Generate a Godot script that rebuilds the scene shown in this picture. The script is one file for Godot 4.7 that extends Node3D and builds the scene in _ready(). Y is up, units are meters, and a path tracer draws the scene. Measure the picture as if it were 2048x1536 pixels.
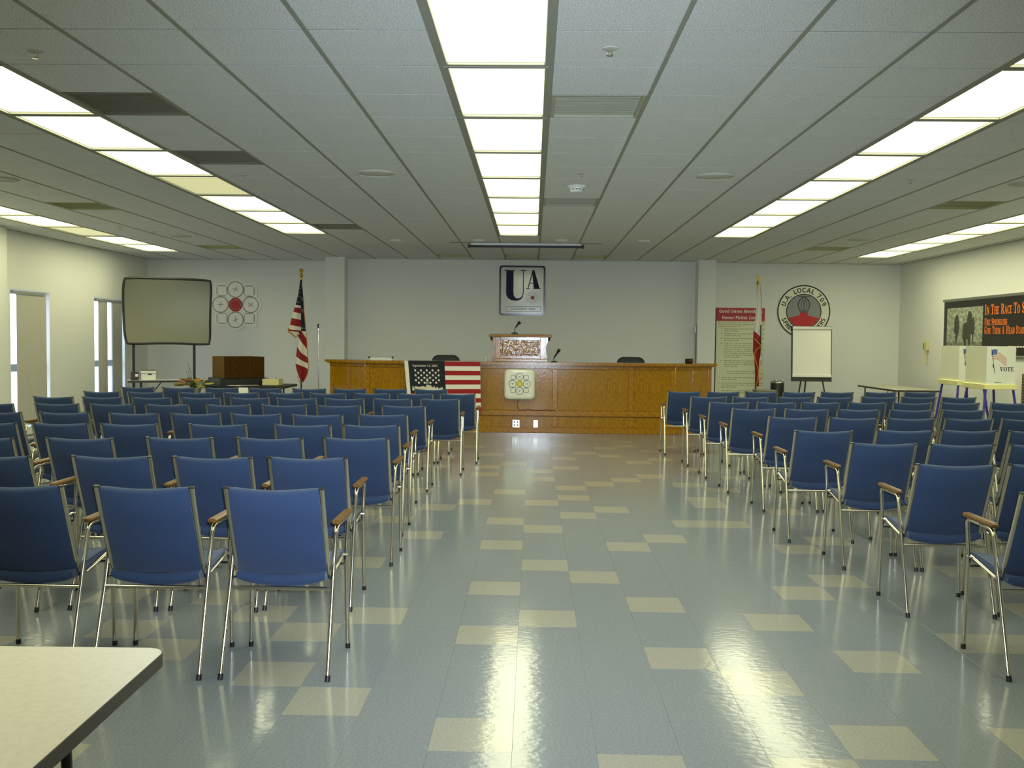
extends Node3D

# The room: x to the right, y up, depth d away from the camera along -z. Metres.
const CH := 2.988          # ceiling height
const TG := 0.6096         # ceiling grid
const FT := 0.3048         # floor tile
const XL := -7.5           # window wall
const XR := 6.9            # banner wall
const DREAR := -2.4        # wall behind the camera
const DL := 18.55          # end wall beside the windows
const DC := 18.05          # end wall behind the dais
const DR := 18.3           # end wall beside the banner

var names := {}
var M := {}
var rng := RandomNumberGenerator.new()
var sans: SystemFont
var serif: SystemFont
var mono: SystemFont

const EXPOSURE := 1.05
const FLASH := 32.0
const FLASH_COLOR := Color(0.85, 0.92, 1.0)
const LAMP := 1.22
const LAMP_COLOR := Color(1.0, 1.0, 0.80)


func _ready() -> void:
	rng.seed = 4711
	# ---- camera
	var cam := Camera3D.new()
	cam.name = "camera"
	add_child(cam)
	cam.transform = Transform3D(Basis(Vector3(0.99970126, 0.01068887, -0.02198047), Vector3(-0.01166866, 0.99892147, -0.04494155), Vector3(0.02147639, 0.04518461, 0.99874777)), Vector3(0, 1.4778, 0))
	cam.keep_aspect = Camera3D.KEEP_HEIGHT
	cam.fov = 43.59
	cam.near = 0.05
	cam.far = 200.0
	# ---- sky and exposure
	var we := WorldEnvironment.new()
	we.name = "surroundings"
	var env := Environment.new()
	env.background_mode = Environment.BG_SKY
	var sky := Sky.new()
	var sm := ProceduralSkyMaterial.new()
	sm.sky_top_color = Color(0.6, 0.7, 0.86)
	sm.sky_horizon_color = Color(0.88, 0.92, 0.97)
	sm.ground_bottom_color = Color(0.5, 0.5, 0.5)
	sm.ground_horizon_color = Color(0.84, 0.87, 0.9)
	sm.sky_energy_multiplier = 2.3
	sm.ground_energy_multiplier = 2.2
	sky.sky_material = sm
	env.sky = sky
	env.tonemap_mode = Environment.TONE_MAPPER_LINEAR
	env.tonemap_exposure = EXPOSURE
	env.sdfgi_enabled = true
	env.ssao_enabled = true
	env.ssil_enabled = true
	we.environment = env
	add_child(we)
	# ---- the camera's own flash, just above its lens: it makes the glints on chrome, switch plates and varnish
	var flash := SpotLight3D.new()
	flash.name = "camera_flash"
	flash.position = Vector3(0.03, 1.53, 0.0)
	flash.rotation = Vector3(-0.03, 0, 0)
	flash.light_color = FLASH_COLOR
	flash.light_energy = FLASH
	flash.light_size = 0.02
	flash.spot_angle = 34.0
	flash.spot_angle_attenuation = 1.0
	flash.spot_range = 40.0
	flash.spot_attenuation = 2.0
	flash.shadow_enabled = true
	add_child(flash)

	sans = SystemFont.new()
	sans.font_names = PackedStringArray(["Droid Sans"])
	sans.font_weight = 700
	serif = SystemFont.new()
	serif.font_names = PackedStringArray(["Droid Serif"])
	serif.font_weight = 700
	mono = SystemFont.new()
	mono.font_names = PackedStringArray(["Droid Serif"])
	make_materials()
	build_shell()
	build_ceiling()
	build_lights()
	build_floor()
	build_windows()
	build_counter()
	build_dais_things()
	build_wall_things()
	build_left_corner()
	build_right_corner()
	build_front_table()
	build_chairs()
	build_ceiling_things()


# ---------------------------------------------------------------- naming
func numbered(n: String) -> String:
	if not names.has(n):
		names[n] = 0
		return n
	names[n] += 1
	return "%s_%03d" % [n, names[n]]

func V(x: float, y: float, d: float) -> Vector3:
	return Vector3(x, y, -d)

func thing(called: String, label: String, category: String, at := Vector3.ZERO, turn := 0.0, group := "") -> Node3D:
	var o := Node3D.new()
	o.name = numbered(called)
	add_child(o)
	o.position = at
	o.rotation.y = turn
	tag(o, label, category, group)
	return o

func tag(o: Node3D, label: String, category: String, group := "") -> Node3D:
	o.set_meta("label", label)
	o.set_meta("category", category)
	if group != "":
		o.set_meta("group", group)
	return o

func obj(called: String, st, m: Material, parent: Node = null, label := "") -> MeshInstance3D:
	var o := MeshInstance3D.new()
	if st is SurfaceTool:
		st.generate_normals()
		o.mesh = st.commit()
	else:
		o.mesh = st
	o.material_override = m
	if parent == null:
		o.name = numbered(called)
		add_child(o)
	else:
		o.name = called
		parent.add_child(o, true)
	if label != "":
		o.set_meta("label", label)
	return o

func struct(called: String, st, m: Material, parent: Node = null) -> MeshInstance3D:
	var o := obj(called, st, m, parent)
	if parent == null:
		o.set_meta("kind", "structure")
		var what: String = {"wall_dais": "painted end wall behind the dais counter", "wall_end_left": "painted end wall behind the silver screen", "wall_end_right": "painted end wall behind the easel", "wall_rear": "painted wall behind the camera", "wall_right": "painted wall carrying the wide black banner", "wall_left_near": "thicker stretch of window wall nearest the camera", "wall_left": "painted window wall with two tall openings", "ceiling": "tiled ceiling with long rows of light panels", "floor": "shiny blue floor with scattered cream tiles", "ground": "pale concrete ground outside the windows", "baseboard_right": "dark baseboard along the banner wall", "baseboard_left": "dark baseboard along the window wall"}.get(called, "white square pier left of the dais counter" if o.name == "pillar" else "white square pier right of the dais counter")
		o.set_meta("label", what)
		o.set_meta("category", called.split("_")[0])
	return o

# ---------------------------------------------------------------- materials
func mat(called: String, c: Color, rough := 0.6, metal := 0.0, spec := 0.5) -> StandardMaterial3D:
	var m := StandardMaterial3D.new()
	m.resource_name = called
	m.albedo_color = c
	m.roughness = rough
	m.metallic = metal
	m.metallic_specular = spec
	M[called] = m
	return m

func ntex(size: int, freq: float, sd: int, a: Color, b: Color, lo := 0.3, hi := 0.7, octaves := 4) -> NoiseTexture2D:
	var t := NoiseTexture2D.new()
	t.width = size
	t.height = size
	t.seamless = true
	var n := FastNoiseLite.new()
	n.seed = sd
	n.noise_type = FastNoiseLite.TYPE_SIMPLEX_SMOOTH
	n.frequency = freq
	n.fractal_octaves = octaves
	t.noise = n
	var g := Gradient.new()
	g.offsets = PackedFloat32Array([lo, hi])
	g.colors = PackedColorArray([a, b])
	t.color_ramp = g
	return t

func nbump(size: int, freq: float, sd: int, strength := 4.0, octaves := 3) -> NoiseTexture2D:
	var t := NoiseTexture2D.new()
	t.width = size
	t.height = size
	t.seamless = true
	t.as_normal_map = true
	t.bump_strength = strength
	var n := FastNoiseLite.new()
	n.seed = sd
	n.frequency = freq
	n.fractal_octaves = octaves
	t.noise = n
	return t

func worldly(m: StandardMaterial3D, sc: Vector3, tex: Texture2D = null, bump: Texture2D = null, bs := 0.3) -> StandardMaterial3D:
	m.uv1_triplanar = true
	m.uv1_world_triplanar = true
	m.uv1_scale = sc
	if tex:
		m.albedo_texture = tex
	if bump:
		m.normal_enabled = true
		m.normal_texture = bump
		m.normal_scale = bs
	return m

func own(m: StandardMaterial3D, sc: Vector3, tex: Texture2D = null, bump: Texture2D = null, bs := 0.3) -> StandardMaterial3D:
	worldly(m, sc, tex, bump, bs)
	m.uv1_world_triplanar = false
	return m

func sg(r: int, g: int, b: int) -> Color:
	return Color8(r, g, b)

func make_materials() -> void:
	worldly(mat("wall_paint", sg(226, 226, 218), 0.7), Vector3(1.2, 1.2, 1.2), null, nbump(512, 0.09, 3, 3.0), 0.12)
	worldly(mat("ceiling_fibre", Color.WHITE, 0.95, 0, 0.2), Vector3(0.85, 0.85, 0.85), ntex(1024, 0.12, 5, sg(176, 180, 182), sg(240, 240, 238), 0.18, 0.5, 3), nbump(1024, 0.12, 5, 5.0, 3), 0.3)
	mat("tee_paint", sg(158, 157, 142), 0.7, 0.0, 0.3)
	mat("plenum", sg(120, 120, 112), 0.9)
	worldly(mat("floor_blue", Color.WHITE, 0.125, 0, 0.33), Vector3(1.3, 1.3, 2.1), ntex(1024, 0.05, 11, sg(117, 124, 132), sg(131, 137, 144), 0.3, 0.7, 5), nbump(1024, 0.012, 12, 9.0, 4), 0.055)
	worldly(mat("floor_cream", Color.WHITE, 0.125, 0, 0.33), Vector3(1.3, 1.3, 2.1), ntex(1024, 0.05, 13, sg(143, 142, 135), sg(155, 154, 148), 0.3, 0.7, 5), nbump(1024, 0.012, 12, 9.0, 4), 0.055)
	mat("floor_bed", sg(70, 78, 80), 0.8)
	mat("chrome", sg(214, 208, 194), 0.16, 1.0)
	mat("gold", sg(214, 170, 70), 0.25, 1.0)
	mat("aluminium", sg(180, 182, 178), 0.35, 1.0)
	var fab := mat("blue_fabric", Color.WHITE, 0.9, 0, 0.2)
	own(fab, Vector3(3, 3, 3), ntex(512, 0.25, 21, sg(43, 58, 87), sg(54, 71, 103), 0.25, 0.75, 2), nbump(512, 0.35, 22, 3.0, 2), 0.35)
	fab.rim_enabled = true
	fab.rim = 0.42
	fab.rim_tint = 0.35
	own(mat("arm_wood", Color.WHITE, 0.35), Vector3(4, 4, 4), ntex(256, 0.05, 23, sg(84, 56, 18), sg(118, 82, 30), 0.3, 0.7, 3))
	mat("black_plastic", sg(22, 22, 22), 0.45)
	mat("black_metal", sg(28, 27, 26), 0.5)
	mat("charcoal", sg(48, 50, 50), 0.6)
	worldly(mat("oak", Color.WHITE, 0.17), Vector3(5.0, 0.7, 5.0), ntex(1024, 0.014, 31, sg(134, 90, 8), sg(176, 126, 20), 0.3, 0.7, 5), nbump(512, 0.03, 32, 2.0), 0.1)
	worldly(mat("oak_ply", Color.WHITE, 0.14), Vector3(1.9, 1.0, 1.9), flame_tex(), nbump(512, 0.03, 33, 2.0), 0.1)
	worldly(mat("oak_lectern", Color.WHITE, 0.13), Vector3(2.6, 1.3, 2.6), flame_tex(), nbump(512, 0.012, 34, 9.0), 0.35)
	mat("cream_plastic", sg(226, 226, 208), 0.12)
	mat("white_plastic", sg(238, 238, 234), 0.25)
	mat("white_paper", sg(236, 234, 222), 0.8)
	mat("booth_board", sg(238, 238, 206), 0.65)
	mat("booth_print", sg(226, 228, 216), 0.65)
	mat("booth_tray", sg(236, 230, 160), 0.5)
	mat("blue_leg", sg(52, 38, 150), 0.4)
	mat("emblem_white", sg(236, 236, 226), 0.6)
	mat("line_grey", sg(132, 132, 126), 0.6)
	mat("line_dark", sg(60, 58, 50), 0.6)
	mat("line_red", sg(150, 88, 70), 0.6)
	mat("emblem_red", sg(176, 34, 38), 0.5)
	mat("emblem_yellow", sg(214, 196, 20), 0.4)
	mat("navy", sg(34, 40, 66), 0.6, 0.0, 0.3)
	mat("sign_black", sg(24, 26, 32), 0.14)
	mat("sign_white", sg(204, 204, 190), 0.14)
	mat("print_black", sg(28, 28, 28), 0.6)
	mat("seal_grey", sg(142, 144, 140), 0.6)
	mat("seal_steel", sg(86, 88, 92), 0.6)
	mat("seal_red", sg(190, 36, 40), 0.6)
	mat("poster_red", sg(172, 40, 44), 0.5)
	mat("poster_white", sg(236, 226, 214), 0.5)
	mat("banner_black", sg(26, 24, 20), 0.35)
	mat("banner_orange", sg(238, 120, 24), 0.5)
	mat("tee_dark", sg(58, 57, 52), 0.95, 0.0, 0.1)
	mat("vent_metal", sg(132, 128, 104), 0.6)
	mat("vent_mid", sg(176, 174, 152), 0.6)
	mat("vent_pale", sg(176, 174, 128), 0.55)
	mat("speaker_grille", sg(204, 203, 190), 0.8, 0.0, 0.2)
	mat("screen_silver", sg(124, 123, 104), 0.4, 0.65)
	own(mat("walnut", Color.WHITE, 0.75, 0, 0.2), Vector3(1.5, 8, 1.5), ntex(256, 0.04, 41, sg(56, 36, 8), sg(80, 52, 14), 0.3, 0.7, 4))
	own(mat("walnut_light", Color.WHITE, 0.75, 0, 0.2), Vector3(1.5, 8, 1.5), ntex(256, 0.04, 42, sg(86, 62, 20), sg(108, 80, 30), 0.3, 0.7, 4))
	own(mat("laminate", Color.WHITE, 0.42), Vector3(1.7, 1.7, 1.7), ntex(512, 0.04, 43, sg(196, 191, 184), sg(201, 197, 190), 0.2, 0.6, 5), nbump(512, 0.2, 44, 1.0), 0.05)
	own(mat("laminate_grey", Color.WHITE, 0.4), Vector3(1.7, 1.7, 1.7), ntex(256, 0.04, 45, sg(176, 174, 156), sg(196, 194, 176), 0.2, 0.6, 5))
	mat("edge_dark", sg(54, 48, 42), 0.5)
	own(mat("blind_fabric", Color.WHITE, 0.8), Vector3(3, 3, 3), ntex(256, 0.3, 46, sg(178, 175, 160), sg(196, 193, 178), 0.3, 0.7, 2))
	M.blind_fabric.backlight_enabled = true
	M.blind_fabric.backlight = Color(0.10, 0.10, 0.10)
	mat("blind_rail", sg(150, 150, 138), 0.5)
	var gl := mat("glass", Color(1, 1, 1, 0.06), 0.03)
	gl.transparency = BaseMaterial3D.TRANSPARENCY_ALPHA
	mat("frame_paint", sg(150, 152, 150), 0.4)
	mat("flag_gold", sg(206, 146, 36), 0.7)
	for k in ["cloth"]:
		var c := mat(k, Color.WHITE, 0.85)
		c.cull_mode = BaseMaterial3D.CULL_DISABLED
	mat("flag_red", sg(150, 26, 30), 0.8)
	mat("flag_white", sg(226, 222, 206), 0.8)
	mat("flag_navy", sg(26, 32, 52), 0.8)
	mat("flag_green", sg(34, 46, 34), 0.8)
	for k in ["flag_red", "flag_white", "flag_navy", "flag_green", "flag_gold"]:
		M[k].cull_mode = BaseMaterial3D.CULL_DISABLED
	mat("leaf_dry", sg(160, 150, 60), 0.8)
	mat("leaf_green", sg(70, 84, 36), 0.8)
	mat("petal_orange", sg(206, 130, 60), 0.8)
	mat("grille_brown", sg(112, 92, 70), 0.7)
	mat("book_red", sg(120, 40, 44), 0.6)
	mat("bin_grey", sg(140, 140, 116), 0.5)
	mat("phone_beige", sg(206, 198, 140), 0.4)
	mat("phone_red", sg(160, 90, 70), 0.4)
	worldly(mat("outside_concrete", Color.WHITE, 0.9), Vector3(0.3, 0.3, 0.3), ntex(256, 0.05, 48, sg(196, 194, 190), sg(212, 211, 207)))
	mat("plate_steel", sg(226, 226, 226), 0.28, 1.0)
	mat("wall_board", sg(232, 232, 222), 0.5)
	mat("sign_white_matt", sg(232, 230, 208), 0.6)
	mat("cup_dark", sg(34, 32, 28), 0.2)
	mat("poster_cream", sg(222, 222, 184), 0.6)
	var bo := mat("bottle_clear", Color(0.8, 0.86, 0.84, 0.35), 0.08)
	bo.transparency = BaseMaterial3D.TRANSPARENCY_ALPHA
	mat("pole_wood", sg(54, 40, 28), 0.4)
	mat("print_blue", sg(92, 108, 164), 0.6)
	mat("print_red", sg(206, 158, 136), 0.6)
	var lens := mat("lens", sg(240, 242, 232), 0.5)
	lens.emission_enabled = true
	lens.emission = Color(1.0, 1.0, 0.86)
	lens.emission_energy_multiplier = 1.6
	var dim := mat("lens_dim", sg(240, 240, 214), 0.5)
	dim.emission_enabled = true
	dim.emission = Color(1.0, 0.98, 0.72)
	dim.emission_energy_multiplier = 0.5

func flame_tex() -> ImageTexture:
	# cathedral plywood grain: nested arches running up the sheet
	if M.has("flame"):
		return M.flame
	var n := FastNoiseLite.new()
	n.seed = 71
	n.frequency = 0.008
	n.fractal_octaves = 4
	var f := FastNoiseLite.new()
	f.seed = 72
	f.frequency = 0.09
	var s := 512
	var im := Image.create(s, s, false, Image.FORMAT_RGB8)
	var a := sg(116, 76, 4)
	var b := sg(178, 132, 20)
	for y in s:
		for x in s:
			var u := float(x) / s
			var v := float(y) / s
			var w := n.get_noise_3d(cos(u * TAU) * 90.0, sin(u * TAU) * 90.0, sin(v * TAU) * 40.0)
			var w2 := f.get_noise_2d(x * 2.2, y * 0.25)
			var t := 0.5 + 0.5 * sin(w * 46.0 + cos(v * TAU) * 1.5 + w2 * 1.6)
			t = clampf(0.25 + 0.6 * t + 0.25 * w2, 0, 1)
			im.set_pixel(x, y, a.lerp(b, t))
	im.generate_mipmaps()
	var tx := ImageTexture.create_from_image(im)
	M["flame"] = tx
	return tx

# ---------------------------------------------------------------- shapes
func S() -> SurfaceTool:
	var st := SurfaceTool.new()
	st.begin(Mesh.PRIMITIVE_TRIANGLES)
	st.set_smooth_group(-1)
	return st

func tri(st: SurfaceTool, a: Vector3, b: Vector3, c: Vector3, out: Vector3) -> void:
	if (a - c).cross(a - b).dot(out) < 0:
		var t := b
		b = c
		c = t
	st.add_vertex(a)
	st.add_vertex(b)
	st.add_vertex(c)

func quad(st: SurfaceTool, a: Vector3, b: Vector3, c: Vector3, d: Vector3, out: Vector3) -> void:
	tri(st, a, b, c, out)
	tri(st, a, c, d, out)

func fan(st: SurfaceTool, pts: PackedVector3Array, out: Vector3) -> void:
	for i in range(1, pts.size() - 1):
		tri(st, pts[0], pts[i], pts[i + 1], out)

func box(st: SurfaceTool, c: Vector3, size: Vector3, bev := 0.0, b := Basis()) -> void:
	st.set_smooth_group(-1)
	var h := size * 0.5
	bev = minf(bev, minf(h.x, minf(h.y, h.z)) * 0.9)
	for ax in 3:
		var a1 := (ax + 1) % 3
		var a2 := (ax + 2) % 3
		for s in [-1.0, 1.0]:
			var q := PackedVector3Array()
			for k in [[-1, -1], [1, -1], [1, 1], [-1, 1]]:
				var p := Vector3.ZERO
				p[ax] = s * h[ax]
				p[a1] = k[0] * (h[a1] - bev)
				p[a2] = k[1] * (h[a2] - bev)
				q.append(c + b * p)
			var o := Vector3.ZERO
			o[ax] = s
			quad(st, q[0], q[1], q[2], q[3], b * o)
	if bev <= 0.0:
		return
	for ax in 3:        # the twelve edges
		var a1 := (ax + 1) % 3
		var a2 := (ax + 2) % 3
		for s1 in [-1.0, 1.0]:
			for s2 in [-1.0, 1.0]:
				var e := []
				for t in [-1.0, 1.0]:
					var p := Vector3.ZERO
					p[ax] = t * (h[ax] - bev)
					p[a1] = s1 * h[a1]
					p[a2] = s2 * (h[a2] - bev)
					e.append(c + b * p)
					p[a1] = s1 * (h[a1] - bev)
					p[a2] = s2 * h[a2]
					e.append(c + b * p)
				var o := Vector3.ZERO
				o[a1] = s1
				o[a2] = s2
				quad(st, e[0], e[1], e[3], e[2], b * o)
	for sx in [-1.0, 1.0]:
		for sy in [-1.0, 1.0]:
			for sz in [-1.0, 1.0]:
				var p := Vector3(sx * h.x, sy * h.y, sz * h.z)
				var i := Vector3(sx, sy, sz) * bev
				tri(st, c + b * (p - Vector3(0, i.y, i.z)), c + b * (p - Vector3(i.x, 0, i.z)), c + b * (p - Vector3(i.x, i.y, 0)), b * Vector3(sx, sy, sz))

func slab(x0: float, x1: float, y0: float, y1: float, d0: float, d1: float, bev := 0.0, st: SurfaceTool = null) -> SurfaceTool:
	if st == null:
		st = S()
	box(st, V((x0 + x1) / 2, (y0 + y1) / 2, (d0 + d1) / 2), Vector3(absf(x1 - x0), absf(y1 - y0), absf(d1 - d0)), bev)
	return st

func loft(st: SurfaceTool, rings: Array, caps := true, smooth := 1) -> void:
	var n: int = rings[0].size()
	st.set_smooth_group(smooth)
	var cs := []
	for r in rings:
		var c := Vector3.ZERO
		for p in r:
			c += p
		cs.append(c / n)
	for i in rings.size() - 1:
		for k in n:
			var a: Vector3 = rings[i][k]
			var b: Vector3 = rings[i][(k + 1) % n]
			var c: Vector3 = rings[i + 1][(k + 1) % n]
			var d: Vector3 = rings[i + 1][k]
			var mid: Vector3 = (a + b + c + d) / 4.0 - (cs[i] + cs[i + 1]) / 2.0
			var nn := (a - c).cross(b - d)
			if nn.dot(mid) < 0:
				nn = -nn
			if a.distance_squared_to(b) > 1e-12:
				tri(st, a, b, c, nn)
			if c.distance_squared_to(d) > 1e-12:
				tri(st, a, c, d, nn)
	if caps:
		st.set_smooth_group(-1)
		var e := rings.size() - 1
		fan(st, rings[0], cs[0] - cs[1])
		fan(st, rings[e], cs[e] - cs[e - 1])

func fillet(pts: Array, r: float, seg := 5) -> Array:
	var out := [pts[0]]
	for i in range(1, pts.size() - 1):
		var p: Vector3 = pts[i]
		var da: Vector3 = pts[i - 1] - p
		var db: Vector3 = pts[i + 1] - p
		var q := minf(r, minf(da.length(), db.length()) * 0.48)
		var a := p + da.normalized() * q
		var b := p + db.normalized() * q
		for k in seg + 1:
			var t := float(k) / seg
			out.append(a.lerp(p, t).lerp(p.lerp(b, t), t))
	out.append(pts[-1])
	return out

func tube(st: SurfaceTool, pts: Array, rx: float, ry: float, ax: Vector3, n := 8) -> void:
	var rings := []
	for i in pts.size():
		var t: Vector3 = (pts[mini(i + 1, pts.size() - 1)] - pts[maxi(i - 1, 0)]).normalized()
		var u := (ax - t * ax.dot(t)).normalized()
		var w := t.cross(u)
		var r := PackedVector3Array()
		for k in n:
			var a := TAU * (k + 0.5) / n
			r.append(pts[i] + u * cos(a) * rx + w * sin(a) * ry)
		rings.append(r)
	loft(st, rings)

func rod(st: SurfaceTool, a: Vector3, b: Vector3, r: float, n := 8, r2 := -1.0) -> void:
	var t := (b - a).normalized()
	var u := t.cross(Vector3(0.31, 0.2, 0.93) if absf(t.z) < 0.8 else Vector3.RIGHT).normalized()
	var w := t.cross(u)
	if r2 < 0:
		r2 = r
	var ra := PackedVector3Array()
	var rb := PackedVector3Array()
	for k in n:
		var e := TAU * k / n
		var o := u * cos(e) + w * sin(e)
		ra.append(a + o * r)
		rb.append(b + o * r2)
	loft(st, [ra, rb])

func lathe(st: SurfaceTool, at: Vector3, prof: Array, n := 20, b := Basis(), smooth := 1) -> void:
	var rings := []
	for p in prof:
		var r := PackedVector3Array()
		for k in n:
			var a := TAU * k / n
			r.append(at + b * Vector3(cos(a) * maxf(p[0], 0.0004), p[1], sin(a) * maxf(p[0], 0.0004)))
		rings.append(r)
	loft(st, rings, true, smooth)

func ext(st: SurfaceTool, poly: PackedVector2Array, z0: float, z1: float, xf: Transform3D) -> void:
	st.set_smooth_group(-1)
	var idx := Geometry2D.triangulate_polygon(poly)
	var f := xf.basis * Vector3(0, 0, 1)
	for k in range(0, idx.size(), 3):
		var a := poly[idx[k]]
		var b := poly[idx[k + 1]]
		var c := poly[idx[k + 2]]
		tri(st, xf * Vector3(a.x, a.y, z1), xf * Vector3(b.x, b.y, z1), xf * Vector3(c.x, c.y, z1), f)
		tri(st, xf * Vector3(a.x, a.y, z0), xf * Vector3(b.x, b.y, z0), xf * Vector3(c.x, c.y, z0), -f)
	var area := 0.0
	for k in poly.size():
		area += poly[k].cross(poly[(k + 1) % poly.size()])
	for k in poly.size():
		var a := poly[k]
		var b := poly[(k + 1) % poly.size()]
		var o := Vector2(b.y - a.y, a.x - b.x) * signf(area)
		quad(st, xf * Vector3(a.x, a.y, z0), xf * Vector3(b.x, b.y, z0), xf * Vector3(b.x, b.y, z1), xf * Vector3(a.x, a.y, z1), xf.basis * Vector3(o.x, o.y, 0))

func annulus(st: SurfaceTool, r0: float, r1: float, z0: float, z1: float, xf: Transform3D, n := 48, a0 := 0.0, a1 := TAU) -> void:
	st.set_smooth_group(-1)
	for k in n:
		var a := a0 + (a1 - a0) * k / n
		var b := a0 + (a1 - a0) * (k + 1) / n
		var p := PackedVector2Array([Vector2(cos(a), sin(a)) * r0, Vector2(cos(a), sin(a)) * r1, Vector2(cos(b), sin(b)) * r1, Vector2(cos(b), sin(b)) * r0])
		ext_quad(st, p, z0, z1, xf)

func ext_quad(st: SurfaceTool, p: PackedVector2Array, z0: float, z1: float, xf: Transform3D) -> void:
	var f := xf.basis * Vector3(0, 0, 1)
	var q := []
	for v in p:
		q.append(xf * Vector3(v.x, v.y, z0))
	for v in p:
		q.append(xf * Vector3(v.x, v.y, z1))
	quad(st, q[4], q[5], q[6], q[7], f)
	quad(st, q[1], q[2], q[6], q[5], (q[1] + q[2] - q[0] - q[3]))
	quad(st, q[0], q[3], q[7], q[4], (q[0] + q[3] - q[1] - q[2]))

func circle(r: float, n := 40, c := Vector2.ZERO) -> PackedVector2Array:
	var p := PackedVector2Array()
	for k in n:
		p.append(c + Vector2(cos(TAU * k / n), sin(TAU * k / n)) * r)
	return p

func rrect(w: float, h: float, r: float, seg := 6) -> PackedVector2Array:
	var p := PackedVector2Array()
	var cs := [Vector2(w / 2 - r, h / 2 - r), Vector2(-w / 2 + r, h / 2 - r), Vector2(-w / 2 + r, -h / 2 + r), Vector2(w / 2 - r, -h / 2 + r)]
	for i in 4:
		for k in seg + 1:
			var a := PI / 2 * (i + float(k) / seg)
			p.append(cs[i] + Vector2(cos(a), sin(a)) * r)
	return p

func at_wall(x: float, y: float, d: float) -> Transform3D:
	return Transform3D(Basis(), V(x, y, d))

func text(s: String, h: float, at: Transform3D, m: Material, parent: Node, font: Font, called := "lettering", stretch := 1.0, deep := 0.002, align := HORIZONTAL_ALIGNMENT_CENTER) -> MeshInstance3D:
	var t := TextMesh.new()
	t.text = s
	t.font = font
	t.font_size = 64
	t.pixel_size = h / 46.0          # h is the height of a capital
	t.depth = deep
	t.curve_step = 2.0
	t.horizontal_alignment = align
	t.vertical_alignment = VERTICAL_ALIGNMENT_CENTER
	var o := MeshInstance3D.new()
	o.name = called
	o.mesh = t
	o.material_override = m
	o.transform = at * Transform3D(Basis.from_scale(Vector3(stretch, 1, 1)), Vector3.ZERO)
	parent.add_child(o, true)
	return o

# a sheet between a left and a right edge, rippled along its width; uv corners tl tr bl br
func sheet(st: SurfaceTool, L: Array, R: Array, d: float, amp: float, waves: float, phase: float, uv: Array, nx := 14, bow := 0.0, smooth := 3) -> void:
	st.set_smooth_group(smooth)
	var rows := []
	var uvs := []
	for i in L.size():
		var row := []
		var ur := []
		var v := float(i) / (L.size() - 1)
		for k in nx + 1:
			var u := float(k) / nx
			var x := lerpf(L[i][0], R[i][0], u)
			var y := lerpf(L[i][1], R[i][1], u)
			row.append(V(x, y, d + amp * sin(u * waves * TAU + phase + v * 1.7) * (0.4 + 0.6 * v) - bow * sin(u * PI)))
			ur.append((uv[0] as Vector2).lerp(uv[1], u).lerp((uv[2] as Vector2).lerp(uv[3], u), v))
		rows.append(row)
		uvs.append(ur)
	for i in rows.size() - 1:
		for k in nx:
			var q := [rows[i][k], rows[i][k + 1], rows[i + 1][k + 1], rows[i + 1][k]]
			var t := [uvs[i][k], uvs[i][k + 1], uvs[i + 1][k + 1], uvs[i + 1][k]]
			for j in [0, 1, 2, 0, 2, 3]:
				st.set_uv(t[j])
				st.add_vertex(q[j])

# ---------------------------------------------------------------- the setting
func build_shell() -> void:
	var w: Material = M.wall_paint
	# end wall behind the dais, the two piers beside it and the end walls left and right of them
	struct("wall_dais", slab(-3.85, 3.33, 0, CH + 0.1, DC, DC + 0.2), w)
	struct("wall_end_left", slab(XL - 0.3, -3.85, 0, CH + 0.1, DL, DL + 0.2), w)
	struct("wall_end_right", slab(3.33, XR + 0.3, 0, CH + 0.1, DR, DR + 0.2), w)
	struct("pillar", slab(-3.85, -3.49, 0, CH + 0.1, 17.72, DL + 0.2, 0.006), w)
	struct("pillar", slab(3.01, 3.335, 0, CH + 0.1, 17.72, DR + 0.2, 0.006), w)
	struct("wall_rear", slab(XL - 0.3, XR + 0.3, 0, CH + 0.1, DREAR - 0.2, DREAR), w)
	struct("wall_right", slab(XR, XR + 0.2, 0, CH + 0.1, DREAR - 0.2, DR + 0.3), w)
	# window wall: thicker up to d 13.3, two tall openings beyond
	struct("wall_left_near", slab(XL - 0.3, -7.35, 0, CH + 0.1, DREAR - 0.2, 13.3), w)
	var st := slab(XL - 0.3, XL, 0, CH + 0.1, 13.3, 13.64)
	slab(XL - 0.3, XL, 0, CH + 0.1, 14.76, 16.28, 0, st)
	slab(XL - 0.3, XL, 0, CH + 0.1, 17.5, DL + 0.2, 0, st)
	slab(XL - 0.3, XL, 2.14, CH + 0.1, 13.64, 14.76, 0, st)
	slab(XL - 0.3, XL, 2.14, CH + 0.1, 16.28, 17.5, 0, st)
	slab(XL - 0.3, XL, 0, 0.12, 13.64, 14.76, 0, st)
	slab(XL - 0.3, XL, 0, 0.12, 16.28, 17.5, 0, st)
	struct("wall_left", st, w)
	var g := struct("ground", slab(-60, 60, -0.6, -0.3, -40, 60), M.outside_concrete)
	var b := struct("baseboard_right", slab(XR - 0.012, XR, 0, 0.1, DREAR, DR, 0.004), M.charcoal)
	b = struct("baseboard_left", slab(-7.35, -7.338, 0, 0.1, DREAR, 13.3, 0.004), M.charcoal)

func col(i: int) -> float:      # ceiling grid lines across the room; the bays on the window side are a little wider
	return -0.5254 + i * TG if i >= -4 else -2.98 - 0.65 * (-4 - i)

func row(j: int) -> float:
	return 4.7567 + j * TG

var lamps := {}      # ceiling cells taken by lights
var grilles := {}    # ceiling cells taken by vents

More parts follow.
